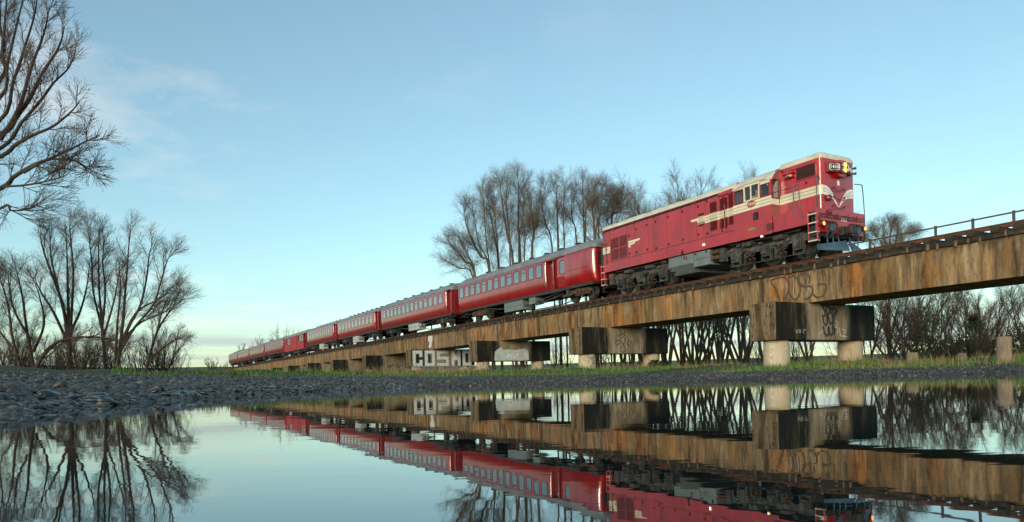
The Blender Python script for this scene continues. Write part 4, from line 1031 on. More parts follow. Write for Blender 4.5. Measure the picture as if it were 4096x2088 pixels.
# conduit along the eave with clips
MB().tube([(-11.55, -HW - .03, 2.86), (-11.5, -HW - .03, 2.96), (-8, -HW - .03, 2.955), (-4.7, -HW - .03, 2.955), (-4.4, -HW - .03, 2.99), (-4.1, -HW - .03, 2.96)], .017, 6).build('conduit', 'dark_iron', loco, smooth=60)
MB().tube([(-11.3, -HW - .05, 2.93), (-4.8, -HW - .05, 2.925)], .01, 5).build('conduit', 'dark_iron', loco)
for L_ in (11.45, 10.7, 9.3, 8.0, 6.8, 5.45): MB().box(-L_ - .06, -L_ + .06, -HW - .07, -HW, 2.91, 2.99).build('conduit_clip', 'maroon', loco)
MB().prism([(-4.3, 2.90), (-4.2, 3.0), (-3.52, 3.03), (-3.52, 2.86)], 'y', -HW - .07, -HW + .05).build('exhaust_cowl', 'loco_red', loco, bevel=.015)
MB().box(-4.05, -3.95, -HW - .06, -HW, 2.8, 2.92).build('junction_box', 'maroon', loco)
# small lamps along the sill
for L_, z_ in ((5.05, 1.2), (2.22, 1.0)):
    lp = MB().box(-L_ - .06, -L_ + .06, -HW - .05, -HW - .0, z_ - .05, z_ + .05).build('step_lamp', 'cream', loco, bevel=.01)
    MB().box(-L_ - .035, -L_ + .035, -HW - .056, -HW - .05, z_ - .03, z_ + .03).build('lamp_lens', 'lamp_dim', lp)
# --- fuel tank and battery box
ft = MB().prism([(-1.17, .62), (-1.17, 1.02), (1.17, 1.02), (1.17, .62), (.8, .28), (-.8, .28)], 'x', -7.22, -5.80)
ft.build('fuel_tank', 'grey_box', loco, bevel=.03)
MB().tube([(-6.25, -1.19, 1.12), (-6.25, -1.2, .86), (-6.12, -1.2, .8), (-6.1, -1.2, .92)], .022, 6).build('fuel_filler', 'maroon', loco, smooth=60)
MB().prism([(-6.34, 1.02), (-6.34, 1.14), (-6.27, 1.22), (-6.2, 1.14), (-6.2, 1.02)], 'y', -HW - .018, -HW).build('filler_recess', 'dark_slot', loco)
bb = MB().box(-5.74, -4.87, -1.18, 1.18, .42, 1.0).build('battery_box', 'grey_box', loco, bevel=.015)
MB().box(-5.74, -4.87, -1.187, -1.18, .70, .712).box(-5.66, -5.56, -1.2, -1.18, .9, .96).box(-5.06, -4.98, -1.2, -1.18, .9, .97).build('box_latch', 'dark_iron', bb)
MB().box(-4.86, -4.4, -1.0, 1.0, .5, 1.0).build('air_reservoir_frame', 'dark_iron', loco)
for z_ in (.64, .86): MB().cyl((-4.8, -1.08, z_), (-4.42, -1.08, z_), .09, 12).build('air_reservoir', 'rusty_iron', loco, smooth=40)
MB().box(-11.4, -.3, -.75, .75, .75, SILL).build('underframe', 'dark_iron', loco)
# --- bogies
wheel_p = None
def wheel(parent, x, y, r):
    mb = MB()
    mb.tube([(x, y - .065, 0), (x, y - .06, 0), (x, y + .045, 0), (x, y + .05, 0), (x, y + .075, 0)], [r * .93, r, r * 1.01, r + .028, r + .025], 28)
    mb.cyl((x, y - .08, 0), (x, y, 0), r * .22, 14)
    for k in range(6):
        a = R(60 * k + 15)
        mb.cyl((x, y - .07, 0), (x + math.cos(a) * r * .86, y - .07, math.sin(a) * r * .86), .035, 6)
    o = mb.build('wheel', 'black_iron', parent, smooth=35); o.location = (0, 0, r)
    return o
def loco_bogie(axles, rv):
    x0, x1 = -axles[0], -axles[-1]; q = random.Random(rv)
    sf = MB()
    for sd in (-1, 1):
        y0, y1 = sd * .86, sd * 1.02
        poly = [(-axles[-1] - .5, .80), (-axles[-1] - .42, .58), (-axles[-1] + .1, .52)]
        xs_ = [-a for a in axles[::-1]]
        poly += [(xs_[0] + .42, .60), (xs_[0] + .6, .46), (xs_[1] - .4, .56), (xs_[1] - .24, .52), (xs_[1] + .24, .52), (xs_[1] + .42, .60), (xs_[2] - .6, .46), (xs_[2] - .4, .58), (xs_[2] + .12, .52), (xs_[2] + .46, .62), (xs_[2] + .48, .80)]
        poly += [(xs_[2] + .1, .88), (xs_[1] + .5, .80), (xs_[1], .76), (xs_[1] - .5, .80), (xs_[0] - .1, .88)]
        sf.prism(poly, 'y', y0, y1)
    bo = sf.build('bogie_frame', 'frame_iron', loco, bevel=.015)
    for a in axles:
        for sd in (-1, 1):
            wheel(bo, -a, sd * .60, .48)
            ab = MB().box(-a - .17, -a + .17, sd * .88, sd * 1.10, .30, .70).box(-a - .12, -a + .12, sd * 1.10, sd * 1.16, .36, .62)
            ab.cyl((-a, sd * 1.14, .48), (-a, sd * 1.21, .48), .1, 12)
            for w_ in (-.1, .1):
                for z_ in (.4, .56): ab.cyl((-a + w_, sd * 1.15, z_), (-a + w_, sd * 1.19, z_), .022, 6)
            ab.box(-a - .22, -a - .17, sd * .9, sd * 1.04, .2, .72).box(-a + .17, -a + .22, sd * .9, sd * 1.04, .2, .72).box(-a - .24, -a + .24, sd * .93, sd * 1.02, .14, .2)
            ab.build('axle_box', 'frame_iron', bo, bevel=.012)
        MB().cyl((-a, -.6, .48), (-a, .6, .48), .09, 10).build('axle', 'dark_iron', bo)
    for m_ in (0, 1):
        xm = -(axles[m_] + axles[m_ + 1]) / 2
        for sd in (-1, 1):
            MB().cyl((xm - .22, sd * 1.12, .86), (xm + .2, sd * 1.12, .86), .095, 14).cyl((xm + .2, sd * 1.12, .86), (xm + .34, sd * 1.12, .84), .04, 8).build('brake_cylinder', 'frame_iron', bo, smooth=40)
            sp_ = MB()
            for dx_ in (-.1, .1):
                P = [(xm + dx_ + .07 * math.cos(t_ * .9), sd * 1.0 + .07 * math.sin(t_ * .9), .30 + .022 * t_) for t_ in range(0, 15)]
                sp_.tube(P, .02, 5)
            sp_.build('coil_spring', 'rusty_iron', bo)
            MB().tube([(xm - .4, sd * 1.05, .62), (xm - .1, sd * 1.1, .66), (xm + .25, sd * 1.06, .5)], .022, 6).tube([(xm - .2, sd * 1.08, .3), (xm + .02, sd * 1.08, .7)], .018, 6).box(xm - .36, xm - .26, sd * .7, sd * .98, .2, .62).build('brake_rigging', 'frame_iron', bo)
    for a in (axles[0] - .62, axles[-1] + .62):
        MB().box(-a - .12, -a + .12, -1.12, -.9, .42, .95).build('sand_box', 'frame_iron', bo, bevel=.02)
    MB().tube([(x0 + .3, -1.0, .2), (x0 - .6, -1.0, .16), (x1 + .4, -1.0, .16), (x1 - .3, -1.0, .22)], .022, 6).build('brake_pull_rod', 'black_iron', bo)
    MB().tube([(x0 + .2, -1.13, .95), (x0 - 1.2, -1.13, .93), (x1 - .2, -1.13, .97)], .02, 6).build('brake_pipe', 'black_iron', bo)
    for k in range(6):
        xx = q.uniform(min(x0, x1) - .2, max(x0, x1) + .2); zz = q.uniform(.55, .95)
        MB().box(xx - q.uniform(.04, .12), xx + q.uniform(.04, .12), -1.12, -1.0, zz - .05, zz + q.uniform(.03, .09)).build('bracket', 'frame_iron', bo, bevel=.008)
loco_bogie([.92, 2.28, 3.68], 1); loco_bogie([7.72, 9.18, 10.62], 2)

# --- driver
def person():
    import bmesh
    J = {'pel': (0, 0, .0, .15), 'sp': (0.02, 0, .22, .135), 'ch': (.04, 0, .42, .15), 'nk': (.05, 0, .58, .06), 'hd': (.07, 0, .68, .09), 'ht': (.07, 0, .8, .085),
         'sl': (.05, .17, .49, .065), 'el': (.16, .22, .26, .05), 'wl': (.38, .2, .30, .035), 'hl': (.46, .19, .31, .035),
         'sr': (.05, -.17, .49, .065), 'er': (.14, -.24, .26, .05), 'wr': (.36, -.24, .33, .035), 'hr': (.44, -.24, .35, .035),
         'kl': (.42, .12, .02, .075), 'al': (.46, .12, -.38, .05), 'fl': (.62, .12, -.43, .04), 'kr': (.42, -.12, .02, .075), 'ar': (.46, -.12, -.38, .05), 'fr': (.62, -.12, -.43, .04)}
    E_ = [('pel', 'sp'), ('sp', 'ch'), ('ch', 'nk'), ('nk', 'hd'), ('hd', 'ht'), ('ch', 'sl'), ('sl', 'el'), ('el', 'wl'), ('wl', 'hl'), ('ch', 'sr'), ('sr', 'er'), ('er', 'wr'), ('wr', 'hr'), ('pel', 'kl'), ('kl', 'al'), ('al', 'fl'), ('pel', 'kr'), ('kr', 'ar'), ('ar', 'fr')]
    ks = list(J); me = bpy.data.meshes.new('person')
    me.from_pydata([J[k][:3] for k in ks], [(ks.index(a), ks.index(b)) for a, b in E_], [])
    o = bpy.data.objects.new('person', me); COL.objects.link(o)
    o.modifiers.new('skin', 'SKIN'); o.modifiers.new('sub', 'SUBSURF').levels = 2
    for k, sv in zip(ks, me.skin_vertices[0].data): sv.radius = (J[k][3], J[k][3])
    me.skin_vertices[0].data[0].use_root = True
    m2 = bpy.data.meshes.new_from_object(o.evaluated_get(bpy.context.evaluated_depsgraph_get()))
    bpy.data.objects.remove(o)
    m2.materials.clear()
    for q in ('hivis_yellow', 'skin', 'trousers_dark'): m2.materials.append(MATS[q])
    for p in m2.polygons:
        c_ = p.center
        p.material_index = 1 if (c_.z > .56 or c_.x > .37 and c_.z > .2) else (2 if c_.z < .08 else 0)
        p.use_smooth = True
    o = bpy.data.objects.new('person', m2); COL.objects.link(o)
    V, F = ico(2); V = V * .115 * np.array([1, .9, .85]) + np.array([.055, 0, .76]); keep = [f for f in F if V[f].mean(0)[2] > .755 or V[f].mean(0)[0] < .03]
    np_mesh('hair', V, np.array(keep), 'hair_dark', o)
    MB().tube([(.16, 0, .69), (.185, 0, .68), (.16, 0, .66)], [.012, .018, .014], 6).build('nose', 'skin', o, smooth=60)
    return o
drv = person()
wx, wy, _ = B(U_LOCO + 2.70, TRACK - .98)
drv.location = (wx, wy, RAIL + 2.0); drv.rotation_euler = (0, 0, BROT)
tag(drv, 'person in a yellow high visibility top seated at the locomotive cab window', 'person')
MB().box(-3.0, -2.5, -1.2, -.7, 1.6, 1.84).box(-3.05, -2.97, -1.2, -.7, 1.84, 2.2).build('driver_seat', 'black_iron', loco, bevel=.03)

# ------------------------------------------------------------------ carriages (local x = -L from the front end)
PROF = [(1.12, .80), (1.165, .88), (1.205, 1.0), (1.235, 1.15), (1.255, 1.32), (1.267, 1.5), (1.275, 1.7), (1.275, 2.2), (1.262, 2.36), (1.235, 2.46)]
ROOFP = [(-1.26, 2.43), (-1.275, 2.46), (-1.22, 2.60), (-1.08, 2.75), (-.85, 2.88), (-.55, 2.98), (-.28, 3.03), (0, 3.045), (.28, 3.03), (.55, 2.98), (.85, 2.88), (1.08, 2.75), (1.22, 2.60), (1.275, 2.46), (1.26, 2.43)]
def round_in(x_end, d, r):
    d = max(0, min(r, d)); return r - math.sqrt(max(0, r * r - (r - d) ** 2))
FR, PN = {}, {}
def window(root, x, z, w, h, sd, split, fm, b=.028, gm='window_glass'):
    key = (round(w, 3), round(h, 3), split, fm, gm)
    if key not in FR:
        fo = frame_mb(w, h, b, .07, .016, (h * .22 if split else 0)).build('window', fm, root); FR[key] = fo
        PN[key] = pane_mb(w - .02, h - .02).build('pane', gm, fo)
        o = fo
    else:
        o = copy_to(FR[key], root); copy_to(PN[key], o)
    o.location = (x, sd * 1.275, z); o.rotation_euler = (0, 0, 0 if sd < 0 else math.pi)
    return o
def coach_bogie(root, xc, wb=1.55, detail=True):
    q = MB()
    for sd in (-1, 1):
        q.prism([(xc - wb / 2 - .35, .50), (xc - wb / 2 - .12, .62), (xc + wb / 2 + .12, .62), (xc + wb / 2 + .35, .50), (xc + wb / 2 + .3, .40), (xc + .35, .36), (xc + .3, .24), (xc - .3, .24), (xc - .35, .36), (xc - wb / 2 - .3, .40)], 'y', sd * .80, sd * .92)
        for s2 in (-1, 1):
            xa = xc + s2 * wb / 2
            q.box(xa - .14, xa + .14, sd * .82, sd * 1.03, .28, .56).cyl((xa, sd * 1.02, .42), (xa, sd * 1.08, .42), .085, 10)
            q.tube([(xa + s2 * .3, sd * .86, .5), (xa + s2 * .42, sd * .86, .2)], .03, 6)
        for dx_ in (-.16, 0, .16): q.cyl((xc + dx_, sd * .97, .26), (xc + dx_, sd * .97, .5), .06, 8)
    q.box(xc - .18, xc + .18, -1.0, 1.0, .5, .66)
    bo = q.build('bogie', 'rusty_iron' if detail else 'black_iron', root, bevel=.012 if detail else 0)
    for s2 in (-1, 1):
        for sd in (-1, 1): wheel(bo, xc + s2 * wb / 2, sd * .60, .42)
        MB().cyl((xc + s2 * wb / 2, -.6, .42), (xc + s2 * wb / 2, .6, .42), .07, 8).build('axle', 'dark_iron', bo)
    return bo
def underframe(root, x0, x1, boxes, box_m='grey_box', truss=True, detail=True):
    MB().box(x1 + .1, x0 - .15, -1.08, 1.08, .68, .82).box(x1 + .1, x0 - .15, -.25, .25, .5, .68).build('underframe', 'dark_iron', root)
    MB().box(x1 + .15, x0 - .2, -1.16, -1.08, .66, .80).build('sole_bar', 'black_iron', root)
    MB().box(x1 + .15, x0 - .2, 1.08, 1.16, .66, .80).build('sole_bar', 'black_iron', root)
    xm, ln_ = (x0 + x1) / 2, abs(x1 - x0)
    if truss:
        for sd in (-1, 1):
            MB().tube([(xm + ln_ * .30, sd * 1.0, .66), (xm + ln_ * .10, sd * 1.0, .33), (xm - ln_ * .10, sd * 1.0, .33), (xm - ln_ * .30, sd * 1.0, .66)], .03, 6).box(xm + ln_ * .1 - .04, xm + ln_ * .1 + .04, sd * 1.0 - .04, sd * 1.0 + .04, .33, .68).box(xm - ln_ * .1 - .04, xm - ln_ * .1 + .04, sd * 1.0 - .04, sd * 1.0 + .04, .33, .68).build('truss_rod', 'frame_iron', root)
    for a, b, z0, mm in boxes:
        bx_ = MB().box(a, b, -1.12, -.5, z0, .66).build('equipment_box', mm, root, bevel=.015)
        MB().box(min(a, b) + .03, max(a, b) - .03, -1.127, -1.12, (z0 + .66) / 2 - .006, (z0 + .66) / 2 + .006).build('lid_seam', 'dark_iron', bx_)
    MB().cyl((xm - 1.9, .1, .45), (xm - .9, .1, .45), .19, 14).build('brake_cylinder', 'dark_iron', root, smooth=40)
    MB().tube([(x0 - 1.0, -.95, .45), (xm + 1, -.8, .38), (xm - 1, -.8, .38), (x1 + 1.0, -.95, .45)], .018, 5).build('brake_rod', 'black_iron', root)
def roof(root, x0, x1, m, ribs, vents, vent_m='black_iron', zs=1.0, hollow=True):
    """roof with drooping rounded ends"""
    xs = [x0, x0 - .06, x0 - .16, x0 - .35, x0 - .7, x0 - 1.1, x0 - 2.0, (x0 + x1) / 2, x1 + 1.2, x1 + .5, x1 + .2, x1 + .05, x1]
    n = len(ROOFP); vs = []
    for x in xs:
        d0, d1 = x0 - x, x - x1
        k = 1 - .42 * max(0, 1 - d0 / 1.1) ** 2.2 - .25 * max(0, 1 - d1 / .5) ** 2.2
        i_ = round_in(0, d0, .2) * .8 + round_in(0, d1, .12) * .6
        vs += [(x, y * (1.275 - i_) / 1.275, 2.43 + (z - 2.43) * k * zs) for y, z in ROOFP]
    fs = [(j * n + i, j * n + i + 1, (j + 1) * n + i + 1, (j + 1) * n + i) for j in range(len(xs) - 1) for i in range(n - 1)]
    fs += [tuple(range(n)), tuple(len(vs) - 1 - i for i in range(n))]
    ro = MB().add(vs, fs).build('roof', m, root, smooth=50)
    for x in ribs:
        MB().tube([(x, y * 1.002, 2.43 + (z - 2.43) * zs + .004) for y, z in ROOFP[1:-1]], .012, 5).build('roof_seam', m, ro, smooth=60)
    vp = None
    for x in vents:
        if vp is None:
            vp = MB().box(-.11, .11, -.11, .11, 0, .09).prism([(-.17, .09), (.17, .09), (.13, .16), (-.13, .16)], 'y', -.14, .14).build('roof_vent', vent_m, ro, bevel=.012); o = vp
        else: o = copy_to(vp, ro)
        o.location = (x, -.12, 2.43 + (3.035 - 2.43) * zs - .01)
    return ro
def end_wall(root, x, hw, m='coach_end_red', zt=2.5, door=True, face=1):
    e = MB().box(x - .03, x + .03, -hw, hw, .74, zt).build('end_wall', m, root)
    if door:
        MB().box(x + face * .03, x + face * .16, -.5, .5, .8, 2.5).build('gangway', 'dark_iron', root, bevel=.02)
    return e
def body(root, x0, x1, ops, rc=.22, m='coach_red', name='side_wall', low=None):
    ins = lambda x: round_in(0, x0 - x, rc) + round_in(0, x - x1, .08)
    for sd in (-1, 1):
        mb = MB()
        ex = [x0 - v for v in (0, .01, .03, .06, .10, .15, .22)] + [x1 + v for v in (0, .02, .05, .08)]
        sheet(mb, ex, PROF, sd, ops, ins)
        mb.build(name, m, root, smooth=40)
def grab(root, x, y): MB().tube([(x, y + .03, 2.25), (x, y - .03, 2.22), (x, y - .03, 1.1), (x, y + .03, 1.07)], .016, 6).build('grab_rail', 'chrome', root, smooth=60)
def far_frames(root, ops): pass

# --- carriage 1: luggage end next to the locomotive
U1 = 27.35
c1 = empty('railway_carriage', B(U1, TRACK, RAIL), BROT, 'red carriage with luggage doors coupled directly behind the locomotive', 'carriage', 'carriages of the train')
xw = [-(U1 * 0 + (42.62 - U1) - .83 * k) for k in range(13)]      # window left edges, rear to front
wz0, wz1, ww = 1.60, 2.30, .62
ops = [(x - 0, x + ww, wz0, wz1) for x in xw]
X_main0, X_main1 = -(31.72 - U1), -(42.85 - U1)
body(c1, X_main0, X_main1, ops, rc=.12)
for k, x in enumerate(xw):
    for sd in (-1, 1): window(c1, x + ww / 2, (wz0 + wz1) / 2, ww, wz1 - wz0, sd, k in (2, 4, 6, 8, 10), 'maroon')
X_van0, X_van1 = 0.0, -(30.95 - U1)
dx0, dx1 = -(30.85 - U1), -(29.88 - U1)
van_ops = [(dx0, dx1, .86, 2.40)]
body(c1, X_van0, X_van1, van_ops, rc=.30, name='luggage_wall')
for sd in (-1, 1):                                                # recessed luggage door with its window
    mb = MB(); q_ = [(dx0 + .42, dx1 - .06, 1.52, 2.22)]
    sheet(mb, [dx0, dx1], [(1.08, .84), (1.17, 1.4), (1.17, 2.42)], sd, q_)
    dr = mb.build('luggage_door', 'coach_red', c1)
    w_ = dx1 - .06 - dx0 - .42
    wd = frame_mb(w_, .70, .025, .06, .016).build('door_window', 'maroon', dr); wd.location = ((q_[0][0] + q_[0][1]) / 2, sd * 1.17, 1.87); wd.rotation_euler = (0, 0, 0 if sd < 0 else math.pi)
    pane_mb(w_ - .02, .68).build('pane', 'window_glass', wd)
    mb = MB(); sheet(mb, [X_main0, X_van1], [(.92, .8), (.92, 2.46)], sd); mb.build('entrance_recess', 'coach_end_red', c1)
mb = MB().box(-1.96, -1.95, -1.285, -1.27, .9, 2.4)
MB().box(-2.45, -.4, -1.283, -1.27, 1.56, 1.575).build('panel_seam', 'maroon', c1)
for x_ in (X_main0, X_van1): MB().box(x_ - .012, x_ + .012, -1.2, 1.2, .8, 2.46).build('bulkhead', 'coach_end_red', c1)
for x_ in (X_main0 - .03, X_van1 + .04): grab(c1, x_, -1.26)
MB().box(-4.2, -4.05, -.935, -.92, 2.1, 2.25).build('notice_plate', 'pale_box', c1)
MB().box(X_main0 - .35, X_van1 + .3, -1.26, 1.26, 2.36, 2.45).build('recess_header', 'coach_end_red', c1)
fr_ = end_wall(c1, -.05, 1.0, zt=2.62, door=True); end_wall(c1, X_main1 + .03, 1.18, face=-1)
MB().box(-.03, .0, -.95, -.62, 1.6, 2.25).build('end_window', 'dark_slot', c1)
MB().box(X_main1 + .1, X_main0, -1.1, 1.1, .84, .9).build('floor', 'interior', c1)
roof(c1, .08, X_main1 - .05, 'roof_grey', [-1.35, -2.9, -4.5, -5.2, -7.4, -9.2, -11, -13, -15.2], [-2.75, -4.4, -5.9, -7.6, -9.4, -11.2, -13.2])
underframe(c1, 0, X_main1, [(-9.32, -7.14, .10, 'grey_box'), (-6.4, -5.75, .28, 'grey_box')])
MB().tube([(-1.6, -1.05, .40), (-3.0, -1.05, .36)], .07, 8).tube([(-2.9, -1.1, .5), (-5.6, -1.1, .18)], .03, 6).build('step_board', 'frame_iron', c1)
MB().box(-2.6, -2.4, -1.12, -1.0, .34, .7).box(-4.6, -3.1, -1.2, -1.0, .64, .68).build('step_hanger', 'frame_iron', c1)
coach_bogie(c1, -1.75); coach_bogie(c1, -(40.3 - U1))
for x_ in (.12, X_main1 - .3): MB().box(x_ - .2, x_ + .15, -.12, .12, .62, .86).build('coupler', 'dark_iron', c1)

# --- the other carriages
def carriage(u0, u1, lab, nwin, style, wz=(1.60, 2.28), wfrac=.74, boxes=(), roofm='roof_grey', nv=8, zs=1.0, porch=.85, margin=.4, detail=True, gm='window_glass'):
    L_ = u1 - u0
    t = empty('railway_carriage', B(u0, TRACK, RAIL), BROT, lab, 'carriage', 'carriages of the train')
    xm0, xm1 = -porch, -L_ + .45
    n = nwin; pitch = (xm0 - xm1 - 2 * margin) / n; w = pitch * wfrac
    xs_ = [xm1 + margin + pitch * (k + .5) - w / 2 for k in range(n)]
    body(t, xm0, xm1, [(x, x + w, *wz) for x in xs_])
    q = random.Random(int(u0))
    for x in xs_:
        for sd in (-1, 1): window(t, x + w / 2, sum(wz) / 2, w, wz[1] - wz[0], sd, (style == 'old') or q.random() < .45, 'maroon' if style != 'old' else 'coach_end_red', .022, gm)
    if style == 'old':                                            # raised waist and window mouldings of the older cars
        for sd in (-1, 1):
            for z_ in (wz[0] - .05, wz[1] + .05): MB().box(xm1 + .1, xm0 - .2, sd * 1.268, sd * 1.296, z_ - .018, z_ + .018).build('moulding', 'coach_red', t)
    # porch between body and end, with doors and rails
    for sd in (-1, 1):
        mb = MB(); sheet(mb, [0, xm0], [(.95, .8), (.95, 2.46)], sd); mb.build('porch_wall', 'coach_end_red', t)
        MB().box(-.62, -.14, sd * .95, sd * .965, .9, 2.3).build('porch_door', 'maroon', t)
        mb = MB(); mb.box(-.08, .02, sd * 1.0, sd * 1.2, .78, 2.46); mb.build('porch_post', 'coach_end_red', t, bevel=.03)
    MB().box(xm0 - .012, xm0 + .012, -1.19, 1.19, .8, 2.46).build('bulkhead', 'coach_end_red', t)
    grab(t, xm0 + .03, -1.20); grab(t, -.04, -1.2)
    end_wall(t, -.03, .97); end_wall(t, xm1, 1.16, face=-1)
    MB().box(xm1 + .1, xm0, -1.1, 1.1, .84, .9).build('floor', 'interior', t)
    vents = [xm0 - .4 - (xm0 - xm1 - .8) * (k + .5) / nv for k in range(nv)] if nv else []
    ribs = [xm0 - (xm0 - xm1) * (k + .5) / 16 for k in range(16)] if style == 'new' else []
    roof(t, .05, -L_ + .38, roofm, ribs, vents, zs=zs)
    underframe(t, 0, xm1, boxes, detail=detail)
    coach_bogie(t, -2.1, detail=False); coach_bogie(t, xm1 + 1.7, detail=False)
    for x_ in (.15, xm1 - .25): MB().box(x_ - .25, x_ + .15, -.12, .12, .62, .86).build('coupler', 'dark_iron', t)
    MB().tube([(.2, -.9, .6), (-1.1, -1.1, .55)], .03, 6).tube([(.1, -1.1, .34), (-1.0, -1.1, .34)], .03, 6).build('footstep', 'frame_iron', t)
    return t
carriage(44.15, 59.45, 'red carriage with fourteen rounded windows, second behind the locomotive', 14, 'new', boxes=[(-8.6, -6.5, .12, 'pale_box')], nv=7)
carriage(60.1, 73.75, 'older red carriage with narrow paired windows, third behind the locomotive', 10, 'old', wz=(1.52, 2.24), wfrac=.66, boxes=[(-8.2, -6.4, .05, 'pale_box')], nv=8, zs=.9)
carriage(74.3, 87.75, 'older red carriage with twelve narrow windows, between another old carriage and the windowed van', 12, 'old', wz=(1.5, 2.24), wfrac=.6, boxes=[(-7.6, -5.9, .05, 'pale_box')], nv=8, zs=.86)
# van with two big openings
def van(u0, u1):
    L_ = u1 - u0
    t = empty('railway_van', B(u0, TRACK, RAIL), BROT, 'boxy red van with two large dark openings in mid train', 'van')
    xr = -L_ + .4
    holes = [(-4.1, -1.35, 1.55, 2.38), (-11.5, -9.0, 1.45, 2.32)]
    for sd in (-1, 1):
        mb = MB(); sheet(mb, [-1.05, xr], [(1.25, .55), (1.25, 2.5)], sd, holes); mb.build('side_wall', 'van_red', t)
        for a, b, z0, z1 in holes:
            o = MB()
            for x_ in (a, (a + b) / 2, b): o.box(x_ - .035, x_ + .035, sd * 1.24, sd * 1.275, z0, z1)
            o.box(a, b, sd * 1.24, sd * 1.275, z0 - .035, z0 + .035).box(a, b, sd * 1.24, sd * 1.275, z1 - .035, z1 + .035)
            fo = o.build('window', 'coach_end_red', t)
            pn = MB().add([(a, sd * 1.2, z0), (b, sd * 1.2, z0), (b, sd * 1.2, z1), (a, sd * 1.2, z1)], [(0, 1, 2, 3)]).build('pane', 'far_glass', fo)
        for x_ in (-5.1, -8.9): MB().box(x_ - .03, x_ + .03, sd * 1.25, sd * 1.29, .6, 2.48).build('door_seam', 'maroon', t)
        MB().box(-7.2, -5.2, sd * 1.25, sd * 1.28, .62, 2.42).build('sliding_door', 'van_red', t, bevel=.01)
    MB().box(-1.06, -1.03, -1.24, 1.24, .5, 2.52).box(xr, xr + .03, -1.24, 1.24, .5, 2.52).build('end_wall', 'coach_end_red', t)
    MB().box(-6.9, -6.8, -1.2, 1.2, .7, 2.5).build('partition', 'interior', t)
    for sd in (-1, 1):
        MB().box(-.12, .0, sd * 1.0, sd * 1.18, .5, 2.5).build('porch_post', 'maroon', t)
    MB().box(-1.03, -.02, -.7, .7, .55, 2.5).build('porch_wall', 'dark_iron', t)
    roof(t, .02, xr - .05, 'roof_grey', [], [], zs=1.0)
    MB().box(xr, 0, -1.15, 1.15, .42, .56).build('underframe', 'dark_iron', t)
    for x_ in (-4.6, -5.6, -6.6, -7.6): MB().cyl((x_ - .4, -.95, .25), (x_ + .4, -.95, .25), .2, 14).build('air_tank', 'black_iron', t, smooth=40)
    coach_bogie(t, -2.0, detail=False); coach_bogie(t, xr + 1.9, detail=False)
    for x_ in (.15, xr - .2): MB().box(x_ - .25, x_ + .15, -.12, .12, .62, .86).build('coupler', 'dark_iron', t)
van(88.3, 101.6)
carriage(101.9, 116.9, 'red carriage with a row of pale windows immediately behind the boxy van', 13, 'old', wz=(1.45, 2.3), wfrac=.6, nv=0, roofm='roof_green', porch=.7, gm='far_glass')
carriage(117.5, 132.4, 'red carriage with greyish upper side, third from the tail of the train', 12, 'old', wz=(1.5, 2.3), wfrac=.8, nv=0, roofm='roof_green', porch=.7, gm='far_glass')
carriage(132.8, 147.1, 'red carriage second from the tail of the train', 12, 'old', wz=(1.5, 2.3), wfrac=.8, nv=0, roofm='roof_grey', porch=.7, gm='far_glass')
carriage(147.6, 161.6, 'last red carriage at the far tail of the train with roof vents', 12, 'old', wz=(1.5, 2.3), wfrac=.8, nv=9, roofm='roof_grey', porch=.7, gm='far_glass')
# ------------------------------------------------------------------ bare winter trees
def tubes_np(polys, sides):
    """polys: list of (points, radii); one tube each, grouped by length"""
    Vs, Fs, k0 = [], [], 0
    groups = {}
    for p_, r_ in polys: groups.setdefault(len(p_), []).append((p_, r_))
    for n, lst in groups.items():
        P = np.array([q[0] for q in lst]); Rr = np.array([q[1] for q in lst]); m = len(lst)
        T = np.empty_like(P); T[:, 1:-1] = P[:, 2:] - P[:, :-2]; T[:, 0] = P[:, 1] - P[:, 0]; T[:, -1] = P[:, -1] - P[:, -2]
        T /= np.linalg.norm(T, axis=2, keepdims=True) + 1e-9
        ref = np.where(np.abs(T[:, :1, 2:3]) > .8, np.array([1., 0, 0]), np.array([0, 0, 1.]))
        E1 = np.cross(T, np.broadcast_to(ref, T.shape)); E1 /= np.linalg.norm(E1, axis=2, keepdims=True) + 1e-9
        E2 = np.cross(T, E1)
        a = np.arange(sides) * 2 * np.pi / sides
        V = P[:, :, None] + (E1[:, :, None] * np.cos(a)[None, None, :, None] + E2[:, :, None] * np.sin(a)[None, None, :, None]) * Rr[:, :, None, None]
        base = (np.arange(m) * n * sides)[:, None, None]; i = (np.arange(n - 1) * sides)[None, :, None]; k = np.arange(sides)[None, None]; k2 = (np.arange(sides) + 1) % sides
        F = np.stack([base + i + k, base + i + k2[None, None], base + i + sides + k2[None, None], base + i + sides + k], -1).reshape(-1, 4)
        Vs.append(V.reshape(-1, 3)); Fs.append(F + k0); k0 += V.size // 3
    return np.concatenate(Vs), np.concatenate(Fs)
def norm3(v):
    l_ = math.sqrt(v[0] ** 2 + v[1] ** 2 + v[2] ** 2) or 1; return (v[0] / l_, v[1] / l_, v[2] / l_)
def shoot(rg, p, d, ln, r0, r1, n, wig, up):
    pts, rad = [p], [r0]
    st_ = ln / (n - 1)
    for i in range(1, n):
        d = norm3((d[0] + rg.gauss(0, wig), d[1] + rg.gauss(0, wig), d[2] + rg.gauss(0, wig) + up))
        p = (p[0] + d[0] * st_, p[1] + d[1] * st_, p[2] + d[2] * st_)
        pts.append(p); rad.append(r0 + (r1 - r0) * i / (n - 1))
    return pts, rad
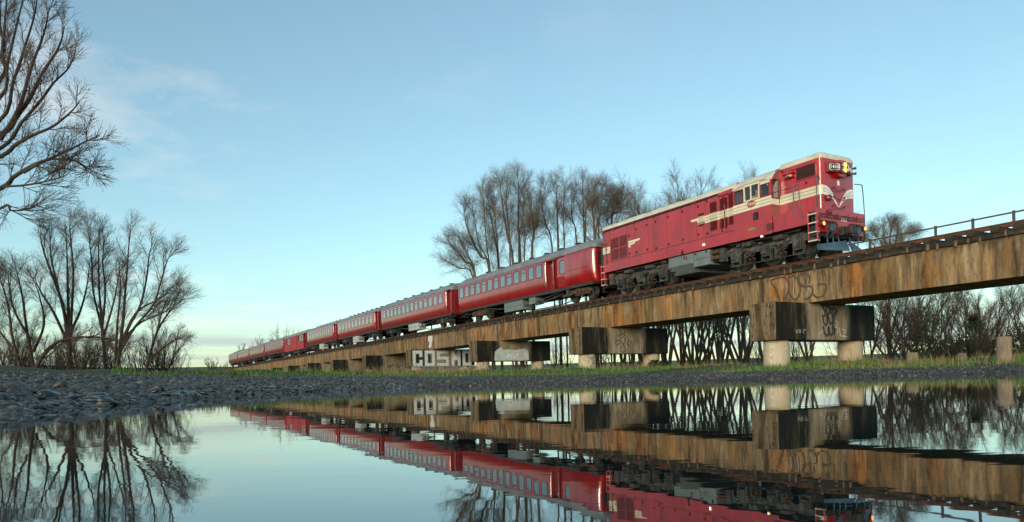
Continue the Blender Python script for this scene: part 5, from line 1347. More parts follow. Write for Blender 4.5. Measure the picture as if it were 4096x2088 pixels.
def branch_dir(rg, d, ang):
    ax = norm3((rg.gauss(0, 1), rg.gauss(0, 1), rg.gauss(0, 1)))
    dt = ax[0] * d[0] + ax[1] * d[1] + ax[2] * d[2]
    pp = norm3((ax[0] - dt * d[0], ax[1] - dt * d[1], ax[2] - dt * d[2]))
    c_, s_ = math.cos(ang), math.sin(ang)
    return (d[0] * c_ + pp[0] * s_, d[1] * c_ + pp[1] * s_, d[2] * c_ + pp[2] * s_)
def sprout(rg, lim, out, level, spec, mul=1.0):
    """grow children along limb lim=(pts,rad); spec[level] = (count, length, angle, up, npts, wig, start, rmin)"""
    if level >= len(spec): return
    cnt, ln, ang, up, n, wig, t0, rk = spec[level]
    pts, rad = lim; m = len(pts) - 1
    cnt = max(1, int(round(cnt * mul * rg.uniform(.8, 1.2))))
    for c_ in range(cnt):
        t = t0 + (1 - t0) * (c_ + rg.random()) / cnt
        f = min(t, .999) * m; i = int(f); f -= i
        a, b = pts[i], pts[i + 1]
        p = tuple(a[j] + (b[j] - a[j]) * f for j in range(3)); d = norm3(tuple(b[j] - a[j] for j in range(3)))
        r_here = rad[i] + (rad[i + 1] - rad[i]) * f
        l_ = ln * (1.15 - .6 * t) * rg.uniform(.6, 1.25)
        r0 = min(r_here * .8, rk)
        ch = shoot(rg, p, branch_dir(rg, d, ang * rg.uniform(.6, 1.3)), l_, r0, max(.0025, r0 * .35), n, wig, up)
        out[level].append(ch)
        sprout(rg, ch, out, level + 1, spec)
def make_tree(seed, stems, spec, sides=(7, 5, 3, 3), ref=None):
    """stems: list of (base, direction, length, radius, up, wig) or explicit (pts, radii)"""
    rg = random.Random(seed); limbs = []; out = [[] for _ in spec]
    for s_ in stems:
        if len(s_) == 2: lim = s_
        else:
            b_, d_, l_, r_, up, wig = s_
            lim = shoot(rg, b_, norm3(d_), l_, r_, r_ * .12, 12, wig, up)
        limbs.append(lim)
        ln_ = sum(math.dist(lim[0][i], lim[0][i + 1]) for i in range(len(lim[0]) - 1))
        sprout(rg, lim, out, 0, spec, 1.0 if ref is None else max(.25, ln_ / ref))
    tv, tf = tubes_np(limbs, sides[0])
    if out[0]:
        v, f = tubes_np(out[0], sides[1]); tf = np.concatenate([tf, f + len(tv)]); tv = np.concatenate([tv, v])
    cv, cf, k0 = [], [], 0
    for q in range(1, len(out)):
        if not out[q]: continue
        v, f = tubes_np(out[q], sides[min(q + 1, len(sides) - 1)]); cv.append(v); cf.append(f + k0); k0 += len(v)
    return (tv, tf), (np.concatenate(cv), np.concatenate(cf))
PROTO = {}; HGT = {}
def proto(key, seed, stems, spec, bark='bark', twig='twig', **kw):
    (tv, tf), (cv, cf) = make_tree(seed, stems, spec, **kw)
    mt = np_mesh('trunk', tv, tf, bark); mc = np_mesh('crown', cv, cf, twig)
    PROTO[key] = (mt.data, mc.data); HGT[key] = float(np.percentile(cv[:, 2], 99.8))
    bpy.data.objects.remove(mt); bpy.data.objects.remove(mc)
def plant(key, x, y, s, rz, label, cat='tree', group=None, sz=None, name='bare_tree', z=None):
    t = empty(name, (x, y, (float(ground_z(x, y)) if z is None else z) - .05), rz, label, cat, group)
    t.scale = (s, s, s if sz is None else sz)
    for nm, me in zip(('trunk', 'crown'), PROTO[key]):
        o = bpy.data.objects.new(nm, me); COL.objects.link(o); o.parent = t
    return t
rt = random.Random(11)
def fan(n, spread, ln, r, up=.03, wig=.022, lean=(0, 0), jit=.25):
    out = []
    for k in range(n):
        a = 2 * math.pi * k / n + rt.uniform(-.5, .5); s_ = spread * rt.uniform(.35, 1.0)
        out.append(((rt.uniform(-jit, jit), rt.uniform(-jit, jit), 0), (math.cos(a) * s_ + lean[0], math.sin(a) * s_ + lean[1], 1), ln * rt.uniform(.75, 1.05), r * rt.uniform(.7, 1.1), up, wig))
    return out
# (count, length, angle, up, npts, wig, start, max radius)
def willow_spec(sc, d=1.0):
    return [(int(13 * d), .28 * sc, .52, .06, 6, .045, .2, .028), (int(10 * d), .115 * sc, .55, .035, 4, .06, .12, .008), (int(9 * d), .055 * sc, .65, .02, 2, .09, .05, .0034)]
def tall_spec(sc, d=1.0):
    return [(int(26 * d), .215 * sc, .52, .05, 6, .04, .2, .022), (int(12 * d), .075 * sc, .6, .035, 4, .06, .1, .0085), (int(9 * d), .042 * sc, .75, .02, 2, .10, .05, .0046)]
proto('willow_a', 1, fan(6, .45, 10.0, .12), willow_spec(10, 1.05))
proto('willow_b', 2, fan(5, .5, 10.0, .11, lean=(.35, 0)), willow_spec(10, 1.0))
proto('willow_c', 3, fan(5, .75, 7.0, .075, up=.05), willow_spec(7.5, .9))
for k in range(5):
    proto('tall_%d' % k, 20 + k, fan(4 + k % 2, .22 + .05 * k, 15.5, .125, up=.02, wig=.02, lean=(-.04 * (k % 3), 0)), tall_spec(15.5, .95), 'bark_pale', 'twig_pale')
proto('tall_lean', 31, fan(4, .3, 14.5, .18, up=.02, lean=(-.42, 0)), tall_spec(14, 1.05), 'bark_pale', 'twig_pale')
proto('scrub_a', 41, fan(7, .95, 4.6, .06, up=.05, wig=.07), willow_spec(4.8, .95), 'bark', 'twig')
proto('scrub_b', 42, fan(5, 1.1, 5.0, .075, up=.07, wig=.08), willow_spec(5.2, .9), 'bark', 'twig')
proto('thicket', 43, fan(13, .9, 2.6, .025, up=.04, wig=.08, jit=.9), [(8, .8, .5, .06, 5, .08, .15, .014), (7, .35, .6, .04, 4, .1, .1, .006)], 'bark', 'twig')
proto('sparse', 44, fan(4, .5, 7.5, .06, up=.03), [(9, 2.4, .5, .08, 6, .06, .2, .03), (6, .8, .5, .05, 4, .08, .15, .011)], 'bark_pale', 'twig_pale')

def px_at(px, d): return ((px - 2048) / 2780 * d, d)
# --- left group on the bank
G1 = 'bare willows on the left bank'
def by_top(key, px, py, d, rz, lab, group, **kw):
    x_, y_ = px_at(px, d)
    hgt = (1510 - .0253 * (px - 2048) - py) / 2780 * d + EYE - float(ground_z(x_, y_))
    return plant(key, x_, y_, max(.15, hgt / HGT[key]), rz, lab, group=group, **kw)
def explicit(name, label, stems, d, r0, spec, tf_, group, bark='bark', twig='twig', seed=1, jd=.8):
    """tree from stems traced in photo pixels (tf_ maps crop pixels to photo pixels), each at its own depth round d"""
    rg = random.Random(seed); st_ = []; bx, by = None, None
    for q, ln in enumerate(stems):
        dd = d + (0 if q == 0 else rg.uniform(-jd, jd))
        P = []
        for k, (a_, b_) in enumerate(ln):
            f_ = k / (len(ln) - 1); P.append(pz(*tf_(a_, b_), d + (dd - d) * f_ * 1.6))
        if q == 0:
            bx, by = P[0][0], P[0][1]
            g_ = float(ground_z(bx, by))
            if P[0][2] > g_ + .3: P = [(P[0][0] + (P[0][0] - P[1][0]) * .3, by, g_ - .1)] + P
            else: P[0] = (P[0][0], P[0][1], g_ - .1)
        elif P[0][2] > 3.5 and len(stems) and spec is ROW_SPEC:
            P = [(P[0][0] + (P[0][0] - P[1][0]) * .25, P[0][1], float(ground_z(P[0][0], P[0][1])) - .1)] + P
        P = smooth_path(P, 4); n_ = len(P); r_ = r0 * (1 if q == 0 else rg.uniform(.5, .75))
        st_.append((P, [r_ * (1 - i / (n_ - 1)) ** .75 + .007 for i in range(n_)]))
    (tv, tf), (cv, cf) = make_tree(seed, st_, spec, ref=8.5 if spec is LEFT_SPEC else 13.0)
    off = np.array([bx, by, 0.0])
    t = empty(name, (bx, by, 0), 0, label, 'tree', group)
    np_mesh('trunk', tv - off, tf, bark, t); np_mesh('crown', cv - off, cf, twig, t)
    return t
def pz(px, py, d):
    a, b = px - 2048, 1510 - py; ca, sa = math.cos(ROLL), math.sin(ROLL)
    return ((a * ca + b * sa) / 2780 * d, d, (-a * sa + b * ca) / 2780 * d + EYE)
LEFT_SPEC = [(21, 1.5, .55, .05, 6, .05, .2, .016), (9, .75, .6, .03, 3, .07, .1, .0058), (9, .40, .75, .02, 2, .1, .05, .0030)]
ROW_SPEC = [(33, 1.8, .6, .045, 6, .05, .12, .013), (9, .9, .65, .03, 3, .07, .1, .0058), (8, .5, .78, .02, 2, .1, .05, .0038)]
cl = lambda a, b: (a * .533, 820 + b * .533)
explicit('bare_tree', 'tallest many-stemmed bare willow in the left bank group', [
    [(520, 1215), (522, 950), (510, 700), (505, 450), (495, 150)], [(525, 1000), (540, 750), (550, 500), (530, 250), (522, 120)],
    [(510, 1000), (470, 750), (400, 550), (345, 400), (315, 300), (300, 180)], [(505, 880), (440, 650), (385, 400), (375, 220)],
    [(530, 950), (600, 800), (650, 620), (670, 450)], [(515, 1050), (400, 800), (300, 640), (250, 520)]], 37, .12, LEFT_SPEC, cl, G1, seed=51)
explicit('bare_tree', 'bare willow with rounded top right of the tallest left bank willow', [
    [(790, 1215), (765, 900), (745, 650), (740, 400), (745, 160)], [(770, 950), (700, 650), (690, 430), (672, 280), (665, 160)],
    [(768, 900), (790, 650), (770, 420), (790, 230)], [(775, 1000), (860, 700), (900, 460)]], 38, .10, LEFT_SPEC, cl, G1, seed=52)
explicit('bare_tree', 'bare willow fanning to the right at the edge of the left bank group', [
    [(880, 1215), (920, 900), (940, 650), (960, 400), (975, 180)], [(890, 1150), (960, 930), (1050, 760), (1100, 550), (1120, 370), (1150, 280)],
    [(900, 1100), (1010, 920), (1150, 750), (1200, 600), (1250, 430), (1280, 380)], [(905, 1050), (1020, 810), (1200, 700), (1310, 600)],
    [(870, 1150), (880, 900), (905, 620), (890, 430)], [(930, 1000), (1060, 880), (1240, 800), (1360, 700)]], 36, .10, LEFT_SPEC, cl, G1, seed=53)
explicit('bare_tree', 'low bare willow leaning right, rightmost of the left bank group', [
    [(1100, 1215), (1180, 950), (1290, 780), (1390, 700)], [(1120, 1150), (1190, 900), (1240, 740), (1340, 620)], [(1110, 1180), (1240, 1060), (1330, 1000)]], 35, .08, LEFT_SPEC, cl, G1, seed=54)
explicit('bare_tree', 'shorter bare willow left of the tallest left bank willow', [
    [(250, 1215), (200, 930), (170, 700), (135, 540), (120, 470)], [(250, 1100), (330, 900), (300, 700), (245, 540)], [(225, 1000), (110, 800), (70, 620), (60, 500)]], 36, .09, LEFT_SPEC, cl, G1, seed=55)
explicit('bare_tree', 'bare willow at the left frame edge below the overhanging branches', [
    [(150, 1215), (90, 980), (65, 780), (30, 640), (5, 560)], [(120, 1100), (0, 950), (-70, 800)], [(-60, 1215), (-40, 900), (-20, 650), (-60, 480)]], 34, .08, LEFT_SPEC, cl, G1, seed=56)
plant('scrub_b', *px_at(650, 44), .75, 1.0, 'brown bushy scrub at the right foot of the left bank willows', cat='shrub', name='bare_shrub')
plant('scrub_a', *px_at(330, 42), .8, 2.0, 'tangled brown scrub among the left bank trunks', cat='shrub', name='bare_shrub')
plant('scrub_a', *px_at(60, 40), .75, .6, 'tangled brown scrub at the far left behind the gravel', cat='shrub', name='bare_shrub')
# arching limb across the foot of the group
gz = .55
P = smooth_path([(*px_at(120, 34), gz - .1), (*px_at(160, 34), gz + 1.0), (*px_at(230, 33.5), gz + 1.85), (*px_at(330, 33), gz + 2.05), (*px_at(430, 33), gz + 1.95), (*px_at(520, 33), gz + 1.7)], 3)
(tv, tf), (cv, cf) = make_tree(77, [(P, [.12 - .105 * i / (len(P) - 1) for i in range(len(P))])], willow_spec(5, 1.0))
t = empty('fallen_willow', (0, 0, 0), 0, 'thick willow limb arching low across the left bank trunks', 'tree')
np_mesh('trunk', tv, tf, 'bark', t); np_mesh('crown', cv, cf, 'twig', t)

# --- big tree whose branches enter from the left edge
def pz(px, py, d):
    a, b = px - 2048, 1510 - py; ca, sa = math.cos(ROLL), math.sin(ROLL)
    return ((a * ca + b * sa) / 2780 * d, d, (-a * sa + b * ca) / 2780 * d + EYE)
BX, BY = -14.6, 15.0
bz = float(ground_z(BX, BY))
trunk = smooth_path([(BX, BY, bz - .2), (BX + .1, BY, 1.8), (BX + .3, BY, 4.2), (BX + .4, BY, 6.5)], 3)
limbs_px = [  # in photo pixels, entering from the left; distance of start and end
    ([(0, 548), (90, 460), (150, 390), (205, 295), (281, 192), (310, 105)], 14.6, 14.0, .085, 5.0),
    ([(0, 632), (80, 580), (165, 540), (253, 507), (330, 455), (378, 410)], 14.2, 13.2, .06, 4.6),
    ([(0, 760), (70, 710), (158, 664), (226, 640), (330, 600), (400, 570), (472, 540)], 13.8, 12.6, .06, 3.6),
    ([(120, 690), (226, 640), (300, 638), (350, 640), (400, 662), (440, 688)], 13.4, 12.6, .03, None),
    ([(0, 838), (60, 842), (130, 838), (226, 808)], 13.0, 12.6, .032, 2.8),
    ([(30, 745), (110, 742), (200, 730), (270, 715), (320, 700)], 13.4, 12.8, .022, None),
    ([(0, 330), (20, 200), (35, 60), (45, -60)], 15.4, 15.6, .07, 6.2),
    ([(0, 400), (45, 250), (90, 90), (130, -50)], 15.0, 15.2, .06, 5.9),
    ([(0, 490), (70, 330), (120, 200), (170, 60), (185, -40)], 14.8, 14.6, .055, 5.6),
    ([(10, 560), (100, 430), (150, 280), (215, 130), (240, 20)], 14.5, 14.2, .05, None),
    ([(0, 600), (110, 490), (200, 400), (260, 330), (330, 270), (362, 200)], 14.4, 13.8, .05, 5.2),
    ([(0, 240), (10, 100), (5, -60)], 15.6, 15.8, .06, 6.4)]
stems = [(trunk, [.34 - .16 * i / (len(trunk) - 1) for i in range(len(trunk))])]
for pp, d0, d1, r_, zz in limbs_px:
    w_ = [pz(a * .86 - 8, b, d0 + (d1 - d0) * i / (len(pp) - 1)) for i, (a, b) in enumerate(pp)]
    if zz is not None:
        z1 = zz * .55 if w_[0][2] < 4 else zz * .75
        w_ = [(BX + .25, BY, z1), ((BX + w_[0][0]) / 2, (BY + w_[0][1]) / 2, (z1 + w_[0][2]) / 2 + .1)] + w_
    w_ = smooth_path(w_, 4)
    n_ = len(w_); stems.append((w_, [r_ * .8 * (1 - i / (n_ - 1)) ** .8 + .006 for i in range(n_)]))
sp_b = [(10, .62, .5, .06, 7, .07, .15, .010), (8, .42, .55, .04, 5, .08, .1, .007), (6, .22, .6, .02, 4, .1, .05, .0034)]
(tv, tf), (cv, cf) = make_tree(88, stems[1:], sp_b)
tv2, tf2 = tubes_np([stems[0]], 10)
t = empty('large_willow', (0, 0, 0), 0, 'large bare tree reaching in from the left edge high over the bank', 'tree')
np_mesh('trunk', np.concatenate([tv, tv2]), np.concatenate([tf, tf2 + len(tv)]), 'bark', t); np_mesh('crown', cv, cf, 'twig', t)

# --- row behind the train
G2 = 'bare trees in the row behind the train'
row = [  # px of trunk, photo y of the top, depth, proto, rotation, label
    (2490, 790, 54, 'tall_1', 4.0, 'brownish bare tree above the rear of the locomotive'),
    (2570, 730, 56, 'tall_2', 5.0, 'bare tree above the locomotive radiator grille'),
    (2680, 700, 55, 'tall_4', .9, 'broad bare tree above the middle of the locomotive, left of the next'),
    (2775, 680, 54, 'tall_3', 2.4, 'bare tree above the locomotive louvres'),
    (2890, 662, 55, 'tall_0', 1.9, 'bare tree above the locomotive cab rear'),
    (3050, 640, 54, 'tall_4', 3.7, 'bare tree whose top shows over the locomotive cab roof'),
    (2960, 760, 50, 'tall_2', .2, 'bare tree hidden behind the locomotive cab with trunk visible under the bridge'),
    (2530, 770, 53, 'tall_0', .6, 'bare tree crown left of the one above the radiator grille'),
    (2625, 760, 57, 'tall_1', 3.3, 'bare tree crown right of the one above the radiator grille'),
    (2730, 730, 58, 'tall_2', 1.4, 'bare tree in the gap above the middle of the locomotive'),
    (2835, 705, 57, 'tall_1', .1, 'bare tree just left of the one above the cab rear'),
    (2970, 680, 57, 'tall_3', 2.7, 'bare tree between the cab rear and the cab roof tops'),
    (3240, 800, 52, 'tall_2', 1.0, 'bare tree with trunk visible between the columns of the near pier'),
]
for px, py, d, key, rz, lab in row:
    by_top(key, px, py, d, rz if 'lean' not in key else rz * .3, lab, G2)
cr_ = lambda a, b: (1700 + a * .4037, 620 + b * .4037)
for q, (lab, st_) in enumerate([
    ('leftmost low bare tree of the row, spreading left above the second carriage front', [[(490, 1190), (400, 1060), (310, 950), (240, 880)], [(500, 1200), (420, 1000), (330, 800)], [(480, 1230), (330, 1120), (230, 1050)]]),
    ('bare tree with long trunks leaning left above the first carriage rear', [[(640, 1140), (560, 1010), (470, 860), (405, 670), (385, 480)], [(640, 1150), (610, 900), (590, 600), (572, 330)], [(630, 1130), (540, 900), (490, 640), (460, 480)]]),
    ('bare tree with two slender stems left of the tallest above the first carriage', [[(730, 1110), (690, 820), (650, 600), (620, 400)], [(735, 1110), (700, 700), (690, 500), (680, 300)]]),
    ('broad bare tree with forked leaning trunk beside the tallest above the first carriage', [[(870, 1060), (830, 850), (790, 650), (760, 430), (740, 250)], [(840, 900), (820, 650), (810, 450), (800, 250)]]),
    ('tallest straight pointed bare tree rising above the first carriage', [[(945, 1040), (925, 700), (930, 400), (920, 190)], [(930, 900), (960, 700), (980, 480), (985, 300)]]),
    ('lower bare tree right of the tallest above the first carriage', [[(1060, 990), (1080, 800), (1060, 600), (1050, 440)], [(985, 1020), (1000, 820), (1040, 680)], [(1065, 900), (1110, 700), (1100, 480)]]),
    ('bare tree with several stems above the first carriage luggage door', [[(1320, 900), (1310, 600), (1300, 250)], [(1260, 930), (1200, 700), (1160, 500), (1200, 320)], [(1380, 870), (1370, 600), (1385, 290)]]),
    ('narrow straight bare tree left of the locomotive rear', [[(1580, 830), (1570, 600), (1560, 240)], [(1500, 850), (1460, 650), (1450, 380)], [(1590, 700), (1620, 500), (1630, 330)]]),
    ('bare tree with twin crowns just behind the locomotive rear end', [[(1680, 800), (1660, 550), (1690, 300)], [(1720, 820), (1740, 560), (1755, 300)], [(1690, 780), (1800, 560), (1830, 400)]]),
    ('bare tree behind the rear roof corner of the locomotive', [[(1850, 760), (1860, 560), (1880, 400)], [(1840, 740), (1930, 560), (1960, 420)]])]):
    explicit('bare_tree', lab, st_, 52 + (q * 7) % 5, .11, ROW_SPEC, cr_, G2, 'bark_pale', 'twig_pale', seed=60 + q)
G3 = 'slender trunks under the bridge'
pos = ['second', 'third', 'fourth', 'fifth', 'sixth']
for k, px in enumerate((2660, 2695, 2790, 2870, 2915, 2990)):
    lab = ['slim bare tree trunk just right of the exclamation-marked pier', 'slim bare tree trunk second right of the exclamation-marked pier', 'slim bare tree trunk in the middle of the gap left of the near pier', 'bare tree trunk right of the middle of the gap left of the near pier', 'unused', 'bare tree trunk immediately left of the near pier cap'][k]
    if k in (1, 4): continue
    plant('tall_%d' % (k % 5), *px_at(px, 43 + (k * 7) % 5), .62 + .04 * (k % 3), k * 1.3, lab, group=G3)
# --- scrub and trees at the right under and beyond the bridge
G4 = 'bare scrub on the right'
for k, (px, d, key, s_, rz, lab) in enumerate([
    (3560, 36, 'scrub_b', 1.0, .3, 'bare scrub tree with long leaning stems right of the near pier'),
    (3690, 38, 'scrub_a', 1.05, 1.9, 'dense bare scrub behind the short mossy stump'),
    (3760, 44, 'willow_c', .82, .9, 'dark bare tree reaching the girder above the short mossy stump'),
    (3860, 42, 'scrub_b', .95, 4.0, 'bare arching scrub left of the cabbage tree'),
    (3985, 40, 'willow_c', .72, 2.2, 'reddish bare tree behind the tall stump'),
    (4090, 38, 'scrub_b', 1.15, 5.2, 'bare scrub at the right frame edge behind the tall stump'),
    (3480, 40, 'willow_c', .8, 3.1, 'leaning bare tree just right of the near pier cap'),
    (4180, 40, 'willow_c', .78, 1.0, 'bare tree cut by the right frame edge'),
    (3620, 47, 'scrub_a', 1.1, 4.4, 'distant bare scrub between near pier and stumps'),
    (3920, 50, 'scrub_a', 1.2, 2.9, 'distant bare scrub behind the cabbage tree')]):
    plant(key, *px_at(px, d), s_, rz, lab, cat='tree' if 'willow' in key else 'shrub', group=G4, name='bare_tree' if 'willow' in key else 'bare_shrub')
NOSE_SPEC = [(70, 1.5, .6, .05, 6, .05, .1, .012), (9, .8, .65, .03, 4, .07, .1, .0062), (8, .45, .78, .02, 2, .1, .05, .0042)]
c7 = lambda a, b: (3300 + a * .5637, 800 + b * .5637)
explicit('bare_tree', 'round topped bare tree standing clear right of the locomotive nose', [
    [(455, 1150), (455, 600), (460, 300), (470, 160)], [(455, 600), (420, 350), (360, 250), (320, 215)], [(458, 560), (500, 330), (560, 240), (605, 215)],
    [(455, 480), (430, 300), (405, 180)], [(460, 500), (500, 300), (530, 180)], [(455, 640), (400, 420), (330, 300), (290, 270)], [(458, 620), (520, 400), (590, 290), (620, 260)]], 60, .14, NOSE_SPEC, c7, G2, 'bark_pale', 'twig_pale', seed=91)
# --- thicket bushes along the back of the grass
G5 = 'brown thicket at the back of the grass'
tl = [(2600, 42), (3060, 40), (3200, 42), (3380, 41), (3540, 38), (3650, 34), (3780, 36), (3900, 34), (3960, 37), (4070, 33), (2450, 48), (2250, 52), (2100, 56), (200, 39), (90, 37), (360, 40), (500, 40), (610, 41), (690, 52), (20, 36), (150, 42), (270, 43), (430, 43), (560, 44), (310, 37), (60, 44), (240, 46), (400, 47), (640, 46)]
for k, (px, d) in enumerate(tl):
    o_n = ['first', 'second', 'third', 'fourth', 'fifth', 'sixth', 'seventh', 'eighth', 'ninth', 'tenth', 'eleventh', 'twelfth', 'thirteenth', 'fourteenth', 'fifteenth', 'sixteenth']
    rank = sorted(q_[0] for q_ in tl if (q_[0] > 1000) == (px > 1000)).index(px)
    lab = ('%s low brown thicket bush from the left below the tree row behind the bridge' if px > 1000 else '%s low brown thicket bush from the left edge under the left bank willows') % o_n[rank]
    t = plant('thicket', *px_at(px, d), rt.uniform(.7, 1.1) * (1.05 if px < 1000 else .9), rt.uniform(0, 6.3), lab, cat='shrub', group=G5 if px > 1000 else 'thicket under the left willows', name='bare_shrub')
# --- far trees near the tail of the train
G6 = 'far trees near the tail of the train'
for k, (px, py, d, key, lab) in enumerate([
    (985, 1362, 190, 'willow_c', 'far rounded bare tree just above the last carriages'),
    (1060, 1335, 178, 'willow_a', 'far bare tree with upright stems above the third last carriage'),
    (1115, 1312, 172, 'willow_b', 'far bare tree left of the boxy van'),
    (1165, 1268, 165, 'sparse', 'far sparse dead tree left of its twin behind the boxy van'),
    (1200, 1285, 160, 'sparse', 'far sparse dead tree right of its twin behind the boxy van'),
    (1290, 1290, 150, 'sparse', 'far sparse tree top behind the fourth carriage'),
    (850, 1425, 120, 'scrub_a', 'far grey scrub on the flat left of the train tail'),
    (890, 1440, 110, 'scrub_b', 'far thin scrub right beside the train tail')]):
    by_top(key, px, py, d, k * .9, lab, G6, cat='shrub' if 'scrub' in key else 'tree', name='bare_shrub' if 'scrub' in key else 'bare_tree')

# --- leafy evergreens: cabbage tree and dark bushes
def leaf_cloud(n, cx, cz, rx, rz_, ll, lw, seed, hang=.2):
    q = np.random.RandomState(seed)
    d = q.normal(size=(n, 3)); d /= np.linalg.norm(d, axis=1, keepdims=True)
    c_ = d * (q.uniform(.25, 1, n) ** .5)[:, None] * np.array([rx, rx, rz_]) * (1 + .3 * np.sin(d[:, :1] * 5 + d[:, 2:] * 7 + seed)) + np.array([0, 0, cz])
    t_ = q.normal(size=(n, 3)) + d; t_[:, 2] += hang; t_ /= np.linalg.norm(t_, axis=1, keepdims=True)
    s_ = np.cross(t_, q.normal(size=(n, 3))); s_ /= np.linalg.norm(s_, axis=1, keepdims=True)
    l_ = ll * q.uniform(.6, 1.3, n)[:, None]; w_ = lw * q.uniform(.7, 1.2, n)[:, None]
    V = np.stack([c_, c_ + t_ * l_ * .5 + s_ * w_, c_ + t_ * l_, c_ + t_ * l_ * .5 - s_ * w_], 1).reshape(-1, 3)
    return V, np.arange(n * 4).reshape(n, 4)
x, y = px_at(3905, 34); zg = float(ground_z(x, y))
t = empty('cabbage_tree', (x, y, zg - .05), 0, 'small cabbage tree with a dark spiky leaf head left of the tall stump', 'tree')
MB().tube(smooth_path([(0, 0, 0), (.05, 0, .8), (0, 0, 1.6), (-.08, 0, 2.15)], 3), [.09 - .004 * i for i in range(10)], 8).build('trunk', 'bark', t, smooth=60)
q = np.random.RandomState(5); n = 260
d = q.normal(size=(n, 3)); d[:, 2] += .25; d /= np.linalg.norm(d, axis=1, keepdims=True)
o0 = np.array([-.08, 0, 2.2]); sv = np.cross(d, [0, 0, 1.]); sv /= np.linalg.norm(sv, axis=1, keepdims=True) + 1e-6
L_ = q.uniform(.4, .7, n)[:, None]
m1 = o0 + d * L_ * .55; tip = o0 + d * L_; tip[:, 2] -= .12
V = np.stack([o0 + d * .05 - sv * .012, o0 + d * .05 + sv * .012, m1 + sv * .024, tip, m1 - sv * .024], 1).reshape(-1, 3)
k_ = np.arange(n)[:, None] * 5
np_mesh('crown', V, np.concatenate([k_ + [0, 1, 2], k_ + [0, 2, 4], k_ + [4, 2, 3]]), 'leaf_dark', t, smooth=False)
for k, (px, d_, rx, rz_, lab) in enumerate([(3690, 36, .75, 1.5, 'dark evergreen bush behind the short mossy stump'), (3860, 36, .8, .8, 'dark evergreen bush at the foot of the cabbage tree'), (3930, 37, .55, .75, 'small dark evergreen bush right under the cabbage tree head'), (4085, 34, .9, .9, 'dark evergreen bush at the right frame edge'), (2625, 30.5, .32, .22, 'small dark green weed clump at the foot of the exclamation-marked pier'), (3790, 40, 1.0, .9, 'dark evergreen bush between the stumps set far back')]):
    x, y = px_at(px, d_); t = empty('evergreen_bush', (x, y, float(ground_z(x, y)) - .05), 0, lab, 'shrub', 'dark evergreen bushes')
    V, F = leaf_cloud(2600 if k != 4 else 500, 0, rz_ * .8, rx, rz_, .13, .035, k)
    np_mesh('crown', V, F, 'leaf_dark', t, smooth=False)
    MB().tube([(0, 0, 0), (.05, .02, rz_ * .6), (.02, -.04, rz_)], [.05, .035, .02], 6).build('trunk', 'bark', t)

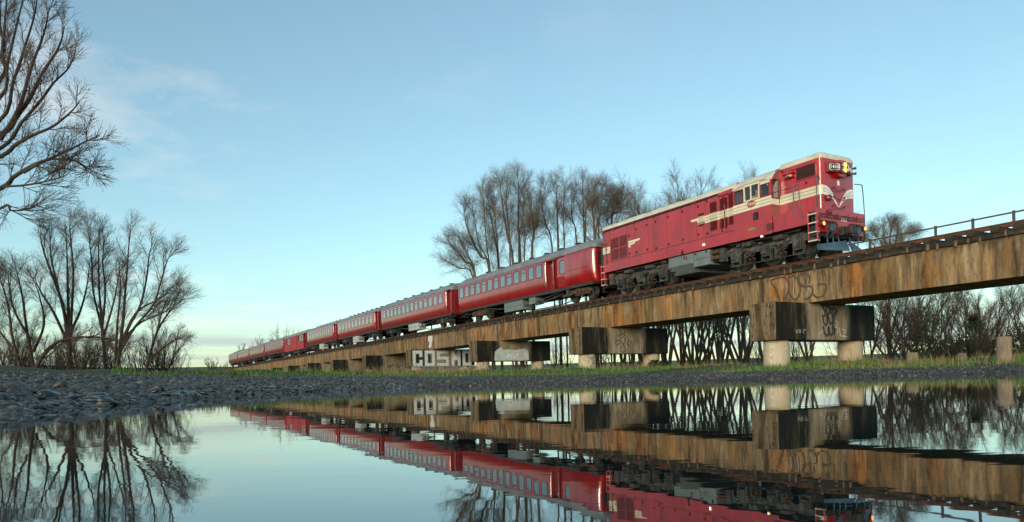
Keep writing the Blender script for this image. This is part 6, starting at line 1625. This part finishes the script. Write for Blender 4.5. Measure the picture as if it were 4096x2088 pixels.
# ------------------------------------------------------------------ grass
def blades(n, az0, az1, t0, t1, h0, h1, w, seed, dens=None, lean=.35, tp=1.0):
    q = np.random.RandomState(seed)
    az = q.uniform(az0, az1, n); t_ = t0 + (t1 - t0) * q.uniform(0, 1, n) ** tp
    r = pt(az, RW_T) + pt(az, TG_T) + t_
    x, y = np.sin(np.radians(az)) * r, np.cos(np.radians(az)) * r
    cl = .5 + .5 * wob(x, y, .8) + .35 * wob(x + 7, y - 3, 2.1)
    keep = q.uniform(0, 1, n) < np.clip(cl, .08, 1) * (1 if dens is None else dens(x, y, az, r))
    x, y, r, cl = x[keep], y[keep], r[keep], cl[keep]; n = len(x)
    z = ground_z(x, y) - .03
    h_ = (h0 + (h1 - h0) * q.uniform(0, 1, n) ** 1.6) * (.45 + .7 * np.clip(cl, 0, 1.3)) * (.62 + .6 * np.clip(wob(x - 5, y + 2, .3), -.6, 1))
    a = q.uniform(0, 2 * np.pi, n); b = q.uniform(0, 2 * np.pi, n); ln_ = lean * h_ * q.uniform(.2, 1.2, n)
    sx, sy = np.cos(a) * w * q.uniform(.6, 1.3, n) * (r / 20), np.sin(a) * w * q.uniform(.6, 1.3, n) * (r / 20)
    bx, by = np.cos(b) * ln_, np.sin(b) * ln_
    V = np.stack([np.stack([x - sx, y - sy, z], -1), np.stack([x + sx, y + sy, z], -1),
                  np.stack([x + sx * .7 + bx * .35, y + sy * .7 + by * .35, z + h_ * .6], -1), np.stack([x - sx * .7 + bx * .35, y - sy * .7 + by * .35, z + h_ * .6], -1),
                  np.stack([x + bx, y + by, z + h_], -1)], 1).reshape(-1, 3)
    k = np.arange(n)[:, None] * 5
    return V, np.concatenate([k + [0, 1, 2], k + [0, 2, 3], k + [3, 2, 4]])
def field(name, m, sets, lab, cat):
    Vs, Fs, k0 = [], [], 0
    for s_ in sets:
        V, F = blades(**s_); Vs.append(V); Fs.append(F + k0); k0 += len(V)
    o = np_mesh(name, np.concatenate(Vs), np.concatenate(Fs), m, smooth=False)
    tag(o, lab, cat, kind='stuff')
field('grass', 'grass_blade', [
    dict(n=30000, az0=-22, az1=40, t0=-.1, t1=7, h0=.08, h1=.34, w=.008, seed=1, tp=.9),
    dict(n=26000, az0=-24, az1=40, t0=2, t1=30, h0=.15, h1=.42, w=.010, seed=2),
    dict(n=7000, az0=-30, az1=-22, t0=1, t1=20, h0=.10, h1=.34, w=.010, seed=3),
    dict(n=9000, az0=-24, az1=-8, t0=8, t1=80, h0=.3, h1=.7, w=.012, seed=4),
    dict(n=9000, az0=-22, az1=40, t0=.6, t1=9, h0=.25, h1=.6, w=.009, seed=9, dens=lambda x, y, az, r: np.clip(wob(x + 11, y - 4, .55) * 3 - .6, 0, 1))], 'short green grass along the top of the gravel bank', 'grass')
field('dry_grass', 'dry_grass', [
    dict(n=3600, az0=-12, az1=-2, t0=3, t1=16, h0=.3, h1=.75, w=.005, seed=5, lean=.5),
    dict(n=3000, az0=24, az1=40, t0=1, t1=12, h0=.3, h1=.7, w=.005, seed=6, lean=.45),
    dict(n=4000, az0=2, az1=26, t0=8, t1=22, h0=.25, h1=.65, w=.006, seed=7, lean=.6),
    dict(n=5000, az0=-24, az1=40, t0=.1, t1=10, h0=.1, h1=.4, w=.006, seed=10, lean=.8),
    dict(n=5000, az0=-42, az1=-26, t0=18, t1=34, h0=.25, h1=.7, w=.006, seed=8, lean=.7)], 'tall straw coloured dry grass stalks among the green', 'dry grass')
